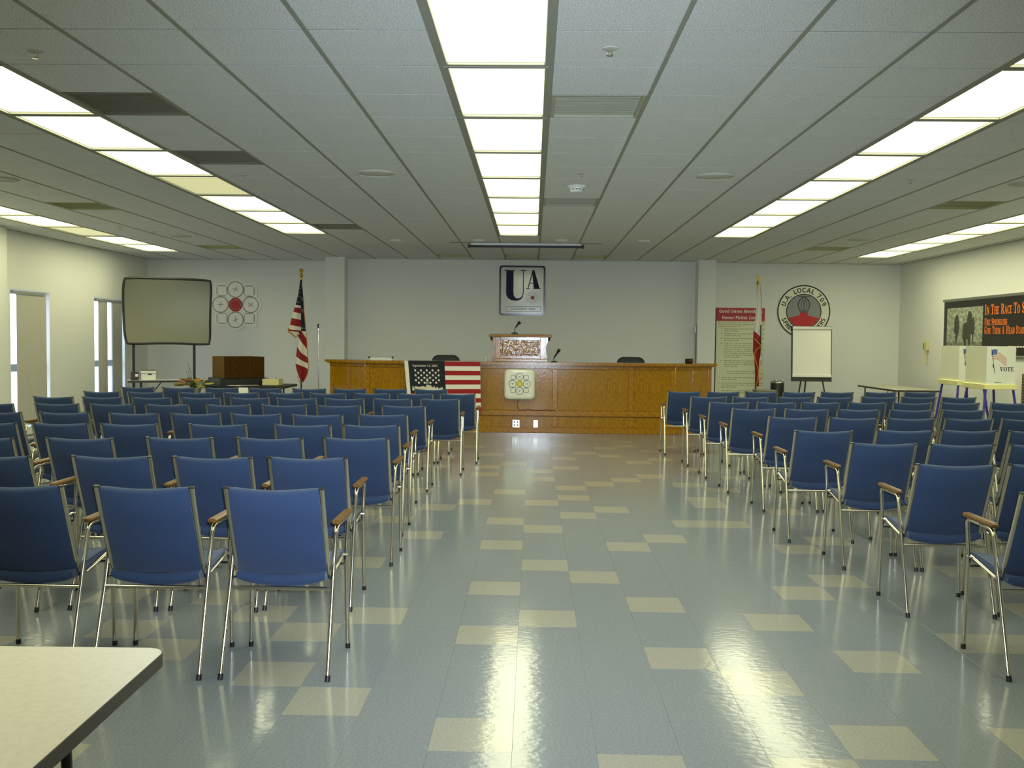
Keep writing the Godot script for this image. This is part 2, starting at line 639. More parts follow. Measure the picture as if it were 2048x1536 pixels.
func build_ceiling() -> void:
	for j in range(-5, 15):
		for i in [0, -5, 5]:
			lamps[Vector2i(i, j)] = true
	for j in range(4, 20):
		for i in [-10, 10]:
			lamps[Vector2i(i, j)] = true
	for c in [[-4, 2], [-4, 5], [-4, 13], [1, 2], [1, 9], [-8, 10], [-8, 18], [8, 9], [8, 17], [-2, 20], [0, 20], [2, 20]]:
		grilles[Vector2i(c[0], c[1])] = true
	var top := slab(XL - 0.3, XR + 0.3, CH + 0.14, CH + 0.3, DREAR - 0.2, DL + 0.2)
	var ceil := struct("ceiling", top, M.plenum)
	# the tiles: cell by cell, the largest in the picture as parts of their own
	var cells := []
	for i in range(-11, 13):
		for j in range(-12, 23):
			if lamps.has(Vector2i(i, j)) or grilles.has(Vector2i(i, j)):
				continue
			var x0 := maxf(col(i), XL if row(j) > 13.0 else -7.35)
			var x1 := minf(col(i + 1), XR)
			var d0 := maxf(row(j), DREAR)
			var far := DL if x1 < -3.5 else DR if x0 > 3.0 else DC
			var d1 := minf(row(j + 1), far)
			if x1 - x0 < 0.03 or d1 - d0 < 0.03:
				continue
			var dm := (d0 + d1) / 2
			var xm := (x0 + x1) / 2
			var seen := dm > 4.2 and absf(xm + 0.3) < dm * 0.56
			cells.append([(x1 - x0) * (d1 - d0) / (dm * dm * dm) if seen else -dm, x0, x1, d0, d1])
	cells.sort_custom(func(a, b): return a[0] > b[0])
	var shared := {}
	var rest := S()
	for k in cells.size():
		var c = cells[k]
		var w: float = c[2] - c[1]
		var l: float = c[4] - c[3]
		var at := V((c[1] + c[2]) / 2, CH + 0.008 + rng.randf_range(-0.0003, 0.0003), (c[3] + c[4]) / 2)
		if k < 300:
			var key := "%.3f %.3f" % [w, l]
			if not shared.has(key):
				var st := S()
				box(st, Vector3.ZERO, Vector3(w - 0.004, 0.016, l - 0.008), 0.0)
				st.generate_normals()
				shared[key] = st.commit()
			var o := obj("ceiling_tile", shared[key], M.ceiling_fibre, ceil)
			o.position = at
		else:
			box(rest, at, Vector3(w - 0.004, 0.016, l - 0.007), 0.0)
	var r := obj("ceiling_tile_field", rest, M.ceiling_fibre, ceil)
	r.set_meta("kind", "stuff")
	# painted tees: runners along the room, thin cross tees between them
	for i in range(-10, 13):
		var st := slab(col(i) - 0.013, col(i) + 0.013, CH - 0.003, CH + 0.03, DREAR, DL, 0.001)
		obj("tee_runner", st, M.tee_paint, ceil)
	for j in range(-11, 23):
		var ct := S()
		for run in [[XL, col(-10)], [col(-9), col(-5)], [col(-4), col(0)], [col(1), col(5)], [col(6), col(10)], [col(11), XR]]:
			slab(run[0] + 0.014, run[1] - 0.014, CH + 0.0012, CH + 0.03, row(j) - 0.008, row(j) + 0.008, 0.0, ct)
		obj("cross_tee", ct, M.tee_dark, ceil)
	# wall angle
	obj("wall_angle", slab(XR - 0.022, XR, CH - 0.004, CH + 0.02, DREAR, DR), M.tee_paint, ceil)
	obj("wall_angle", slab(XL, XL + 0.022, CH - 0.004, CH + 0.02, 13.3, DL), M.tee_paint, ceil)
	obj("wall_angle", slab(-3.49, 3.01, CH - 0.004, CH + 0.02, DC - 0.022, DC), M.tee_paint, ceil)
	obj("wall_angle", slab(3.33, XR, CH - 0.004, CH + 0.02, DR - 0.022, DR), M.tee_paint, ceil)
	obj("wall_angle", slab(XL, -3.85, CH - 0.004, CH + 0.02, DL - 0.022, DL), M.tee_paint, ceil)

const ORD := ["first", "second", "third", "fourth", "fifth", "sixth", "seventh", "eighth", "ninth", "tenth", "eleventh", "twelfth"]

func ceiling_light(x0: float, x1: float, d0: float, d1: float, label: String, dim: bool) -> void:
	var t := thing("ceiling_light", label, "light", V((x0 + x1) / 2, CH, (d0 + d1) / 2), 0, "fluorescent ceiling lights")
	var w := x1 - x0
	var l := d1 - d0
	var f := S()
	var e := 0.03
	box(f, Vector3(-w / 2 + 0.008 + e / 2, 0.012, 0), Vector3(e, 0.03, l - 0.016), 0.003)
	box(f, Vector3(w / 2 - 0.008 - e / 2, 0.012, 0), Vector3(e, 0.03, l - 0.016), 0.003)
	box(f, Vector3(0, 0.012, -l / 2 + 0.008 + e / 2), Vector3(w - 0.016 - 2 * e, 0.03, e), 0.003)
	box(f, Vector3(0, 0.012, l / 2 - 0.008 - e / 2), Vector3(w - 0.016 - 2 * e, 0.03, e), 0.003)
	obj("frame", f, M.tee_paint, t)
	var h := S()
	box(h, Vector3(0, 0.09, 0), Vector3(w - 0.04, 0.09, l - 0.04))
	obj("housing", h, M.plenum, t)
	var g := S()
	box(g, Vector3(0, 0.018, 0), Vector3(w - 0.016 - 2 * e, 0.01, l - 0.016 - 2 * e))
	obj("diffuser", g, M.lens_dim if dim else M.lens, t)
	var a := AreaLight3D.new()
	a.name = "glow"
	a.area_size = Vector2(w - 0.03 - 2 * e, l - 0.03 - 2 * e)
	a.rotation.x = -PI / 2
	a.position.y = 0.010
	a.light_color = LAMP_COLOR
	a.light_energy = LAMP * (0.28 if dim else 1.0)
	a.area_range = 40.0
	a.area_attenuation = 2.0
	a.shadow_enabled = true
	t.add_child(a)

func build_lights() -> void:
	var rows_ := {
		0: "white lit ceiling panel, %s from the dais, middle row over the aisle",
		-5: "white lit ceiling panel, %s from the dais, row over the window-side chairs",
		5: "white lit ceiling panel, %s from the dais, row over the booth-side chairs",
		-10: "white lit ceiling panel, %s from the end wall, row nearest the windows",
		10: "white lit ceiling panel, %s from the end wall, row nearest the banner"}
	for i in rows_:
		var n := 0
		var j0: int = 20 if absi(i) == 10 else 15
		var last: int = 4 if absi(i) == 10 else -5
		while j0 - 2 >= last:
			var dim: bool = (i == -5 and n == 3) or (i == -10 and n == 2)
			var s: String = rows_[i] % ORD[n]
			if dim:
				s = s.replace("white lit", "dimmer yellowish")
			ceiling_light(col(i), col(i + 1), row(j0 - 2), row(j0), s, dim)
			j0 -= 2
			n += 1

func build_floor() -> void:
	var floor_ := struct("floor", slab(XL - 0.3, XR + 0.3, -0.3, -0.006, DREAR - 0.2, DL + 0.2), M.floor_bed)
	var fx := -0.0589
	var fz := 3.387
	# cream tiles read off the aisle, [column, row] of the twelve-inch grid
	var cream := {}
	for c in CREAM:
		cream[Vector2i(c[0], c[1])] = true
	for i in range(-24, 23):
		for j in range(-19, 50):
			var known: bool = i >= -3 and i <= 5 and j >= -1
			if not known and not cream.has(Vector2i(i, j)) and rng.randf() < 0.13:
				var clear := true
				for q in [Vector2i(1, 0), Vector2i(-1, 0), Vector2i(0, 1), Vector2i(0, -1)]:
					if cream.has(Vector2i(i, j) + q):
						clear = false
				if clear:
					cream[Vector2i(i, j)] = true
	var cells := []
	for i in range(-25, 24):
		for j in range(-20, 51):
			var x := fx + (i + 0.5) * FT
			var d := fz + (j + 0.5) * FT
			if x < XL or x > XR or d < DREAR or d > DL:
				continue
			var seen := d > 2.9 and absf(x + 0.1) < d * 0.56
			cells.append([d if seen else 100.0 + absf(d), i, j, x, d])
	cells.sort_custom(func(a, b): return a[0] < b[0])
	var st := S()
	box(st, Vector3.ZERO, Vector3(FT - 0.0005, 0.006, FT - 0.0005), 0.0004)
	st.generate_normals()
	var tile := st.commit()
	var rest := [S(), S()]
	for k in cells.size():
		var c = cells[k]
		var isc: bool = cream.has(Vector2i(c[1], c[2]))
		var b := Basis.from_euler(Vector3(rng.randfn(0, 0.0008), 0, rng.randfn(0, 0.0008)))
		var at := V(c[3], -0.003, c[4])
		if k < 300:
			var o := obj("floor_tile", tile, M.floor_cream if isc else M.floor_blue, floor_)
			o.transform = Transform3D(b, at)
		else:
			box(rest[1 if isc else 0], at, Vector3(FT - 0.0005, 0.006, FT - 0.0005), 0.0, b)
	var am := ArrayMesh.new()
	for k in 2:
		rest[k].generate_normals()
		rest[k].commit(am)
	am.surface_set_material(0, M.floor_blue)
	am.surface_set_material(1, M.floor_cream)
	var o := MeshInstance3D.new()
	o.name = "floor_tile_field"
	o.mesh = am
	o.set_meta("kind", "stuff")
	floor_.add_child(o)

func build_windows() -> void:
	# each: opening d0..d1, head rail d0..d1, slat stretches
	var list := [[13.64, 14.76, 13.74, 14.66, [[13.87, 14.70]]], [16.28, 17.5, 16.38, 17.46, [[16.50, 16.84], [17.06, 17.44]]]]
	for k in 2:
		var w = list[k]
		var t := Node3D.new()
		t.name = "window_%d" % (k + 1)
		add_child(t)
		t.set_meta("kind", "structure")
		t.set_meta("category", "window")
		t.set_meta("label", ["tall narrow window nearer the camera in the window wall", "tall narrow window beside the silver screen"][k])
		var x := XL - 0.2
		var f := slab(x - 0.03, x + 0.03, 0.12, 2.14, w[0], w[0] + 0.05, 0.004)
		slab(x - 0.03, x + 0.03, 0.12, 2.14, w[1] - 0.05, w[1], 0.004, f)
		slab(x - 0.03, x + 0.03, 2.09, 2.14, w[0] + 0.05, w[1] - 0.05, 0.004, f)
		slab(x - 0.03, x + 0.03, 0.12, 0.17, w[0] + 0.05, w[1] - 0.05, 0.004, f)
		obj("window_frame", f, M.frame_paint, t)
		obj("transom", slab(x - 0.03, x + 0.03, 0.94, 1.05, w[0] + 0.05, w[1] - 0.05, 0.004), M.frame_paint, t)
		obj("pane", slab(x - 0.003, x + 0.003, 0.17, 0.94, w[0] + 0.05, w[1] - 0.05), M.glass, t)
		obj("pane", slab(x - 0.003, x + 0.003, 1.05, 2.09, w[0] + 0.05, w[1] - 0.05), M.glass, t)
		var b := thing("vertical_blind", ["grey vertical blind in the window nearer the camera", "grey vertical blind with a gap, in the window by the silver screen"][k], "blind", V(XL - 0.03, 0, (w[2] + w[3]) / 2), 0, "vertical window blinds")
		var cd: float = (w[2] + w[3]) / 2
		var hr := S()
		box(hr, Vector3(0, 2.105, 0), Vector3(0.045, 0.045, w[3] - w[2]), 0.004)
		obj("head_rail", hr, M.blind_rail, b)
		for span in w[4]:
			var n := int(round((span[1] - span[0]) / 0.077))
			for q in n:
				var s := S()
				s.set_smooth_group(1)
				var d: float = span[0] + (q + 0.5) * (span[1] - span[0]) / n - cd
				var turn := 0.12 + rng.randf_range(-0.04, 0.04)
				var m := 6
				for g in m:
					var pts := []
					for e in [0, 1]:
						var u := (float(g + e) / m - 0.5) * 0.089
						var bow := 0.006 * (1.0 - pow(u / 0.0445, 2))
						var p := Vector2(bow, u).rotated(turn)
						pts.append(Vector3(p.x, 0.15, p.y - d))
						pts.append(Vector3(p.x, 2.08, p.y - d))
					quad(s, pts[0], pts[2], pts[3], pts[1], Vector3(1, 0, 0))
				obj("slat", s, M.blind_fabric, b)

# ---------------------------------------------------------------- the long oak counter
func seg_box(st: SurfaceTool, A: Vector2, u: Vector2, s0: float, s1: float, y0: float, y1: float, o0: float, o1: float, bev := 0.004) -> void:
	# along the run u from A; o counts towards the room
	var al := Vector3(u.x, 0, -u.y)
	var out := al.cross(Vector3.UP) * -1.0
	if out.z < 0:
		out = -out
	var c := V(A.x, 0, A.y) + al * (s0 + s1) / 2 + out * (o0 + o1) / 2 + Vector3(0, (y0 + y1) / 2, 0)
	box(st, c, Vector3(s1 - s0, y1 - y0, o1 - o0), bev, Basis(al, Vector3.UP, out))

func build_counter() -> void:
	var t := thing("dais_counter", "long golden oak panelled counter with angled ends in front of the dais", "counter")
	var P := [Vector2(-3.36, 15.88), Vector2(-2.70, 15.40), Vector2(2.28, 15.40), Vector2(2.94, 15.88)]
	# seams measured along each run
	var seams := [[0.0, 0.40, 0.816], [0.0, 0.62, 1.84, 3.06, 4.28, 4.98], [0.0, 0.42, 0.816]]
	for r in 3:
		var A: Vector2 = P[r]
		var u: Vector2 = (P[r + 1] - A).normalized()
		var L: float = A.distance_to(P[r + 1])
		var st := S()
		seg_box(st, A, u, 0.0, L, 0.0, 1.085, -0.06, -0.02)
		obj("carcass", st, M.oak, t)
		st = S()
		seg_box(st, A, u, -0.01, L + 0.01, 1.03, 1.09, -0.02, 0.012)
		obj("frieze", st, M.oak, t)
		st = S()
		seg_box(st, A, u, -0.01, L + 0.01, 0.27, 0.36, -0.02, 0.012, 0.008)
		obj("rail", st, M.oak, t)
		st = S()
		seg_box(st, A, u, -0.006, L + 0.006, 0.0, 0.09, -0.02, 0.002)
		obj("base_rail", st, M.oak, t)
		var q: Array = seams[r]
		for k in q.size():
			st = S()
			var s: float = clampf(q[k], 0.035, L - 0.035)
			seg_box(st, A, u, s - 0.04, s + 0.04, 0.36, 1.03, -0.02, 0.008)
			obj("stile", st, M.oak, t)
			st = S()
			seg_box(st, A, u, s - 0.04, s + 0.04, 0.09, 0.262, -0.02, -0.002)
			obj("base_stile", st, M.oak, t)
			if k + 1 < q.size():
				var e: float = q[k + 1]
				st = S()
				seg_box(st, A, u, s + 0.041, e - 0.041, 0.362, 1.028, -0.02, -0.003, 0.002)
				obj("panel", st, M.oak_ply, t)
				st = S()
				seg_box(st, A, u, s + 0.041, e - 0.041, 0.092, 0.26, -0.02, -0.012, 0.002)
				obj("base_panel", st, M.oak_ply, t)
	# the top: one board following the bends, with a rounded nosing
	var top := S()
	var outline := PackedVector2Array([Vector2(-3.45, 15.86), Vector2(-2.73, 15.32), Vector2(2.31, 15.32), Vector2(3.03, 15.86), Vector2(2.78, 16.2), Vector2(2.2, 15.78), Vector2(-2.62, 15.78), Vector2(-3.2, 16.2)])
	var flat := Transform3D(Basis(Vector3(1, 0, 0), Vector3(0, 0, -1), Vector3(0, 1, 0)), Vector3.ZERO)
	ext(top, outline, 1.095, 1.135, flat)
	obj("countertop", top, M.oak, t)
	var under := S()
	ext(under, PackedVector2Array([Vector2(-3.41, 15.87), Vector2(-2.715, 15.36), Vector2(2.295, 15.36), Vector2(2.99, 15.87), Vector2(2.78, 16.15), Vector2(2.2, 15.76), Vector2(-2.62, 15.76), Vector2(-3.2, 16.15)]), 1.08, 1.0945, flat)
	obj("top_moulding", under, M.oak, t)
	var ws := S()
	ext(ws, PackedVector2Array([Vector2(-2.9, 15.9), Vector2(-2.65, 15.47), Vector2(2.23, 15.47), Vector2(2.5, 15.9), Vector2(2.2, 16.1), Vector2(-2.6, 16.1)]), 0.72, 0.755, flat)
	obj("work_surface", ws, M.oak, t)
	# two switch plates on the base
	for k in 2:
		var x: float = [-0.26, 0.055][k]
		var w: float = [0.115, 0.072][k]
		var p := thing("outlet_plate", ["square steel double outlet plate low on the counter front", "narrow steel cover plate beside the double outlet on the counter base"][k], "outlet", V(x, 0.145, 15.398), 0, "")
		p.rotation.x = -0.07
		var st := S()
		box(st, Vector3(0, 0, 0.003), Vector3(w, 0.118, 0.006), 0.003)
		obj("plate", st, M.plate_steel, p)
		if k == 0:
			for sx in [-0.026, 0.026]:
				for sy in [-0.024, 0.026]:
					st = S()
					lathe(st, Vector3(sx, sy, 0.006), [[0.0, 0.0], [0.015, 0.0], [0.015, 0.003], [0.0, 0.003]], 14, Basis(Vector3.RIGHT, PI / 2))
					obj("socket", st, M.black_plastic, p)
		else:
			st = S()
			box(st, Vector3(0, 0, 0.007), Vector3(0.008, 0.02, 0.006), 0.001)
			obj("switch", st, M.plate_steel, p)

# ---------------------------------------------------------------- union emblem: four discs, four corner brackets and a hub
func emblem(parent: Node, at: Transform3D, s: float, line: Material, hub: Material, tools: Material, plate: Material) -> void:
	var th := s * 0.022
	for k in 4:
		var a := PI / 2 * k
		var c := Vector2(cos(a), sin(a)) * s * 0.60
		var xf := at * Transform3D(Basis(), Vector3(c.x, c.y, 0))
		var st := S()
		if plate:
			ext(st, circle(s * 0.295, 32), 0.0, 0.002, xf)
			obj("disc", st, plate, parent)
			st = S()
		annulus(st, s * 0.29, s * 0.29 + th * 1.5, 0.0, 0.004, xf, 36)
		obj("ring", st, line, parent)
		st = S()
		for g in [0.7, -0.7]:
			var b := xf * Transform3D(Basis(Vector3(0, 0, 1), g + k * 0.35), Vector3(0, 0, 0.003))
			box(st, b.origin, Vector3(s * 0.24, th * 0.9, 0.002), 0.0, b.basis)
		obj("crossed_tools", st, tools, parent)
		# bracket
		var e := PI / 4 + a
		var bc := Vector2(signf(cos(e)), signf(sin(e))) * s * 0.54
		xf = at * Transform3D(Basis(), Vector3(bc.x, bc.y, 0))
		st = S()
		var q := s * 0.215
		if plate:
			ext(st, rrect(q * 1.8, q * 1.8, q * 0.4), 0.0, 0.0015, xf)
			obj("corner_plate", st, plate, parent)
			st = S()
		for sd in 4:
			var b := xf * Transform3D(Basis(Vector3(0, 0, 1), PI / 2 * sd), Vector3.ZERO)
			box(st, b * Vector3(0, q * 0.92, 0.002), Vector3(q * 1.5, th * 1.3, 0.004), 0.0, b.basis)
		obj("corner_bracket", st, line, parent)
	var st := S()
	ext(st, circle(s * 0.29, 8), 0.0, 0.004, at * Transform3D(Basis(Vector3(0, 0, 1), PI / 8), Vector3.ZERO))
	obj("hub", st, hub, parent)
	st = S()
	annulus(st, s * 0.19, s * 0.21, 0.004, 0.0055, at, 32)
	obj("hub_ring", st, line, parent)

func microphone(called: String, label: String, at: Vector3, neck: Array, head: Array) -> void:
	var t := thing(called, label, "microphone", at)
	var st := S()
	lathe(st, Vector3.ZERO, [[0.055, 0.0], [0.055, 0.008], [0.04, 0.016], [0.012, 0.02]], 20)
	obj("base", st, M.black_metal, t)
	st = S()
	tube(st, fillet(neck, 0.05), 0.006, 0.006, Vector3(0, 0, 1), 8)
	obj("gooseneck", st, M.black_metal, t)
	st = S()
	var d: Vector3 = (head[1] - head[0])
	var q := Quaternion(Vector3.UP, d.normalized())
	var L := d.length()
	lathe(st, head[0], [[0.009, 0.0], [0.013, 0.02], [0.016, L * 0.6], [0.02, L * 0.66], [0.026, L * 0.75], [0.027, L * 0.88], [0.02, L * 0.97], [0.0, L]], 16, Basis(q))
	obj("capsule", st, M.black_plastic, t)

func build_dais_things() -> void:
	# lectern standing on the counter
	var x0 := -0.205
	var t := thing("lectern", "small oak lectern with a raised panel standing on the counter", "lectern", V(x0, 1.136, 15.42))
	var st := S()
	box(st, Vector3(0, 0.225, -0.13), Vector3(0.80, 0.37, 0.22), 0.004)
	obj("body", st, M.oak_lectern, t)
	st = S()
	box(st, Vector3(0, 0.025, -0.13), Vector3(0.89, 0.05, 0.27), 0.008)
	obj("plinth", st, M.oak, t)
	st = S()
	box(st, Vector3(0, 0.425, -0.14), Vector3(1.01, 0.035, 0.36), 0.008, Basis(Vector3.RIGHT, 0.06))
	obj("top", st, M.oak, t)
	st = S()
	for s in [-1, 1]:
		box(st, Vector3(s * 0.36, 0.225, -0.016), Vector3(0.08, 0.35, 0.024), 0.004)
	box(st, Vector3(0, 0.375, -0.016), Vector3(0.64, 0.055, 0.024), 0.004)
	box(st, Vector3(0, 0.075, -0.016), Vector3(0.64, 0.045, 0.024), 0.004)
	obj("front_frame", st, M.oak, t)
	st = S()
	box(st, Vector3(0, 0.222, -0.014), Vector3(0.58, 0.2, 0.02), 0.012)
	obj("raised_panel", st, M.oak_lectern, t)
	for s in [-1.0, 1.0]:
		st = S()
		var prof := PackedVector2Array([Vector2(0.40, 0.05), Vector2(0.44, 0.05), Vector2(0.43, 0.10), Vector2(0.415, 0.16), Vector2(0.412, 0.24), Vector2(0.43, 0.30), Vector2(0.445, 0.32), Vector2(0.445, 0.41), Vector2(0.40, 0.41)])
		for k in prof.size():
			prof[k].x *= s
		ext(st, prof, -0.22, -0.03, Transform3D.IDENTITY)
		obj("side_scroll", st, M.oak, t)
		st = S()
		var q := PackedVector2Array([Vector2(0.446, 0.33), Vector2(0.475, 0.345), Vector2(0.49, 0.405), Vector2(0.446, 0.405)])
		for k in q.size():
			q[k].x *= s
		ext(st, q, -0.2, -0.05, Transform3D.IDENTITY)
		obj("bracket", st, M.walnut, t)
	microphone("lectern_microphone", "black gooseneck microphone on top of the oak lectern", V(-0.30, 1.59, 15.56), [Vector3(0, 0.015, 0), Vector3(0, 0.07, 0), Vector3(0.02, 0.115, 0.0)], [Vector3(0.012, 0.10, 0.0), Vector3(0.085, 0.195, 0.02)])
	microphone("desk_microphone", "black microphone leaning on the counter just right of the lectern", V(0.345, 1.136, 15.5), [Vector3(0, 0.015, 0), Vector3(-0.012, 0.05, 0), Vector3(0.0, 0.09, 0)], [Vector3(-0.005, 0.07, 0.0), Vector3(0.085, 0.215, 0.0)])
	st = S()
	rod(st, V(0.285, 1.13, 15.62), V(0.275, 1.33, 15.62), 0.004, 6)
	tag(obj("antenna", st, M.aluminium), "thin upright wire antenna between the lectern and the desk microphone", "antenna")
	var b := thing("water_bottle", "small clear bottle standing on the counter left of the lectern", "bottle", V(-0.765, 1.136, 15.5))
	st = S()
	lathe(st, Vector3.ZERO, [[0.028, 0.0], [0.03, 0.01], [0.03, 0.075], [0.024, 0.092], [0.013, 0.105], [0.013, 0.112]], 18)
	obj("body", st, M.bottle_clear, b)
	st = S()
	lathe(st, Vector3.ZERO, [[0.0145, 0.111], [0.0145, 0.124], [0.0, 0.124]], 14)
	obj("cap", st, M.line_grey, b)
	b = thing("dark_cup", "squat dark cup on the right end of the counter", "cup", V(2.53, 1.136, 15.62))
	st = S()
	lathe(st, Vector3.ZERO, [[0.055, 0.0], [0.062, 0.005], [0.066, 0.078], [0.061, 0.078], [0.057, 0.01], [0.0, 0.01]], 20)
	obj("bowl", st, M.cup_dark, b)
	st = S()
	lathe(st, Vector3(0, 0.0, 0), [[0.0655, 0.03], [0.0675, 0.032], [0.068, 0.052], [0.066, 0.054]], 20)
	obj("band", st, M.walnut, b)
	# framed picture behind the counter
	b = thing("picture_frame", "framed picture with black corners peeking over the counter's left half", "picture", V(-2.53, 0.756, 15.95))
	st = S()
	box(st, Vector3(0, 0.22, 0), Vector3(0.40, 0.40, 0.012), 0.002)
	obj("picture", st, M.white_paper, b)
	st = S()
	for s in [-1, 1]:
		box(st, Vector3(s * 0.198, 0.22, 0.002), Vector3(0.014, 0.43, 0.022), 0.002)
	box(st, Vector3(0, 0.0175, 0.002), Vector3(0.38, 0.014, 0.022), 0.002)
	box(st, Vector3(0, 0.427, 0.002), Vector3(0.38, 0.008, 0.02), 0.002)
	obj("frame", st, M.aluminium, b)
	for s in [-1, 1]:
		st = S()
		box(st, Vector3(s * 0.195, 0.42, 0.008), Vector3(0.03, 0.03, 0.016), 0.003)
		obj("corner_clip", st, M.black_plastic, b)
	# chairs behind the counter, only the tops of their backs show
	office_chair("black office chair behind the counter, between the flag and the lectern", V(-1.53, 0, 16.75), 0.05)
	office_chair("black office chair behind the counter, right of the lectern", V(1.67, 0, 16.75), -0.25)
	# lit plastic sign on the counter front
	b = thing("light_box", "cream rounded plastic box sign with a yellow hub on the counter front", "sign", V(-0.207, 0.778, 15.408))
	st = S()
	var rings := []
	for q in [[0.0, 0.49], [0.05, 0.49], [0.07, 0.475], [0.082, 0.45], [0.088, 0.40]]:
		var r := PackedVector3Array()
		for p in rrect(q[1], q[1], 0.075 * q[1] / 0.49):
			r.append(Vector3(p.x, p.y, q[0]))
		rings.append(r)
	loft(st, rings, true, 2)
	obj("shell", st, M.cream_plastic, b)
	emblem(b, Transform3D(Basis(), Vector3(0, 0.01, 0.0885)), 0.19, M.line_dark, M.emblem_yellow, M.line_dark, null)
	st = S()
	var wire := []
	for p in [[0, -0.24, 0.03], [-0.04, -0.30, 0.03], [-0.03, -0.38, 0.035], [0.0, -0.42, 0.03], [0.06, -0.41, 0.03], [0.14, -0.39, 0.03], [0.22, -0.42, 0.03], [0.30, -0.405, 0.03], [0.36, -0.42, 0.03], [0.42, -0.40, 0.03], [0.54, -0.415, 0.03], [0.585, -0.41, 0.03]]:
		wire.append(Vector3(p[0], p[1], p[2]))
	tube(st, fillet(wire, 0.04, 4), 0.004, 0.004, Vector3(0.2, 0.1, 1), 6)
	obj("cord", st, M.walnut, b)
	st = S()
	box(st, Vector3(0.6, -0.408, 0.03), Vector3(0.035, 0.025, 0.03), 0.006)
	obj("plug", st, M.leaf_dry, b)
	# memorial flag hung over the counter edge
	b = thing("memorial_flag", "striped flag with a dated black canton and skyline draped over the counter front", "flag", Vector3.ZERO)
	st = S()
	var L := []
	var R := []
	var rowsn := 16
	for k in rowsn + 1:
		var v := float(k) / rowsn
		L.append([-2.055 + 0.075 * v, 1.137 - 0.83 * v])
		R.append([-0.842 + 0.02 * v, 1.137 - 0.80 * v])
	sheet(st, L, R, 15.30, 0.006, 2.5, 0.4, [Vector2(0, 0.15), Vector2(1, 0.15), Vector2(0, 1), Vector2(1, 1)], 32, 0.0, 3)
	# the part that lies back over the top
	var L2 := [[-2.045, 1.1385], [-2.055, 1.137]]
	st.set_smooth_group(-1)
	for p in [[0.0, 0.0], [1.0, 0.0], [1.0, 1.0], [0.0, 0.0], [1.0, 1.0], [0.0, 1.0]]:
		st.set_uv(Vector2(p[0], 0.15 * p[1]))
		st.add_vertex(V(lerpf(-2.055, -0.842, p[0]), 1.1385, lerpf(15.47, 15.296, p[1])))
	var cl := obj("cloth", st, cloth_mat("memorial_cloth", memorial_image()), b)
	text("September 11, 2001", 0.034, at_wall(-1.72, 1.062, 15.287), M.flag_white, b, mono, "lettering", 0.92)

func office_chair(label: String, at: Vector3, turn: float) -> void:
	var t := thing("office_chair", label, "chair", at, turn, "")
	var st := S()
	for k in 5:
		var a := TAU * k / 5
		rod(st, Vector3(0, 0.09, 0), Vector3(cos(a) * 0.28, 0.06, sin(a) * 0.28), 0.02, 8, 0.013)
		lathe(st, Vector3(cos(a) * 0.28, 0.0, sin(a) * 0.28), [[0.01, 0.0], [0.026, 0.012], [0.026, 0.038], [0.01, 0.05]], 10)
	rod(st, Vector3(0, 0.08, 0), Vector3(0, 0.46, 0), 0.025, 10)
	obj("base", st, M.black_metal, t)
	st = S()
	box(st, Vector3(0, 0.5, 0), Vector3(0.5, 0.08, 0.48), 0.03)
	obj("seat", st, M.charcoal, t)
	st = S()
	var rings := []
	for q in [[-0.03, 0.9], [-0.02, 1.0], [0.02, 1.0], [0.035, 0.88]]:
		var r := PackedVector3Array()
		for p in rrect(0.5 * q[1], 0.62 * q[1], 0.12, 6):
			r.append(Vector3(p.x, p.y + 0.90, -0.26 + q[0] + 0.6 * p.x * p.x))
		rings.append(r)
	loft(st, rings, true, 2)
	obj("backrest", st, M.charcoal, t)

func cloth_mat(called: String, im: Image) -> StandardMaterial3D:
	im.generate_mipmaps()
	var m := mat(called, Color.WHITE, 0.85)
	m.albedo_texture = ImageTexture.create_from_image(im)
	m.texture_repeat = false
	m.cull_mode = BaseMaterial3D.CULL_DISABLED
	return m

func flag_image(canton: Color) -> Image:
	var im := Image.create(520, 390, false, Image.FORMAT_RGB8)
	for k in 13:
		im.fill_rect(Rect2i(0, k * 30, 520, 30), sg(152, 24, 28) if k % 2 == 0 else sg(228, 224, 208))
	im.fill_rect(Rect2i(0, 0, 208, 210), canton)
	return im

func star(im: Image, x: int, y: int, r: int, c: Color) -> void:
	for dy in range(-r, r + 1):
		for dx in range(-r, r + 1):
			var a := atan2(dx, -dy)
			var q := absf(fposmod(a + PI / 5, TAU / 5) - PI / 5)
			if Vector2(dx, dy).length() < r * (1.0 - 0.52 * q / (PI / 5)):
				im.set_pixel(x + dx, y + dy, c)

func memorial_image() -> Image:
	var im := flag_image(sg(24, 26, 36))
	var wh := sg(228, 224, 210)
	im.fill_rect(Rect2i(0, 0, 26, 390), wh)
	im.fill_rect(Rect2i(26, 59, 250, 205), sg(24, 26, 36))
	im.fill_rect(Rect2i(26, 0, 250, 60), sg(24, 26, 36))
	for j in 6:
		for i in 9:
			if (i + j) % 2 == 0:
				star(im, 70 + i * 20, 118 + j * 16, 9, wh)
	# skyline along the foot of the canton
	var g := RandomNumberGenerator.new()
	g.seed = 9
	var x := 42
	while x < 250:
		var w := g.randi_range(6, 14)
		var hgt := g.randi_range(6, 22) + int(20.0 * exp(-pow((x - 148) / 22.0, 2)))
		im.fill_rect(Rect2i(x, 242 - hgt, w, hgt), sg(206, 202, 176))
		x += w - 1
	im.fill_rect(Rect2i(143, 168, 4, 40), sg(206, 202, 176))
	im.fill_rect(Rect2i(152, 168, 4, 40), sg(206, 202, 176))
	im.fill_rect(Rect2i(40, 240, 214, 7), wh)
	return im

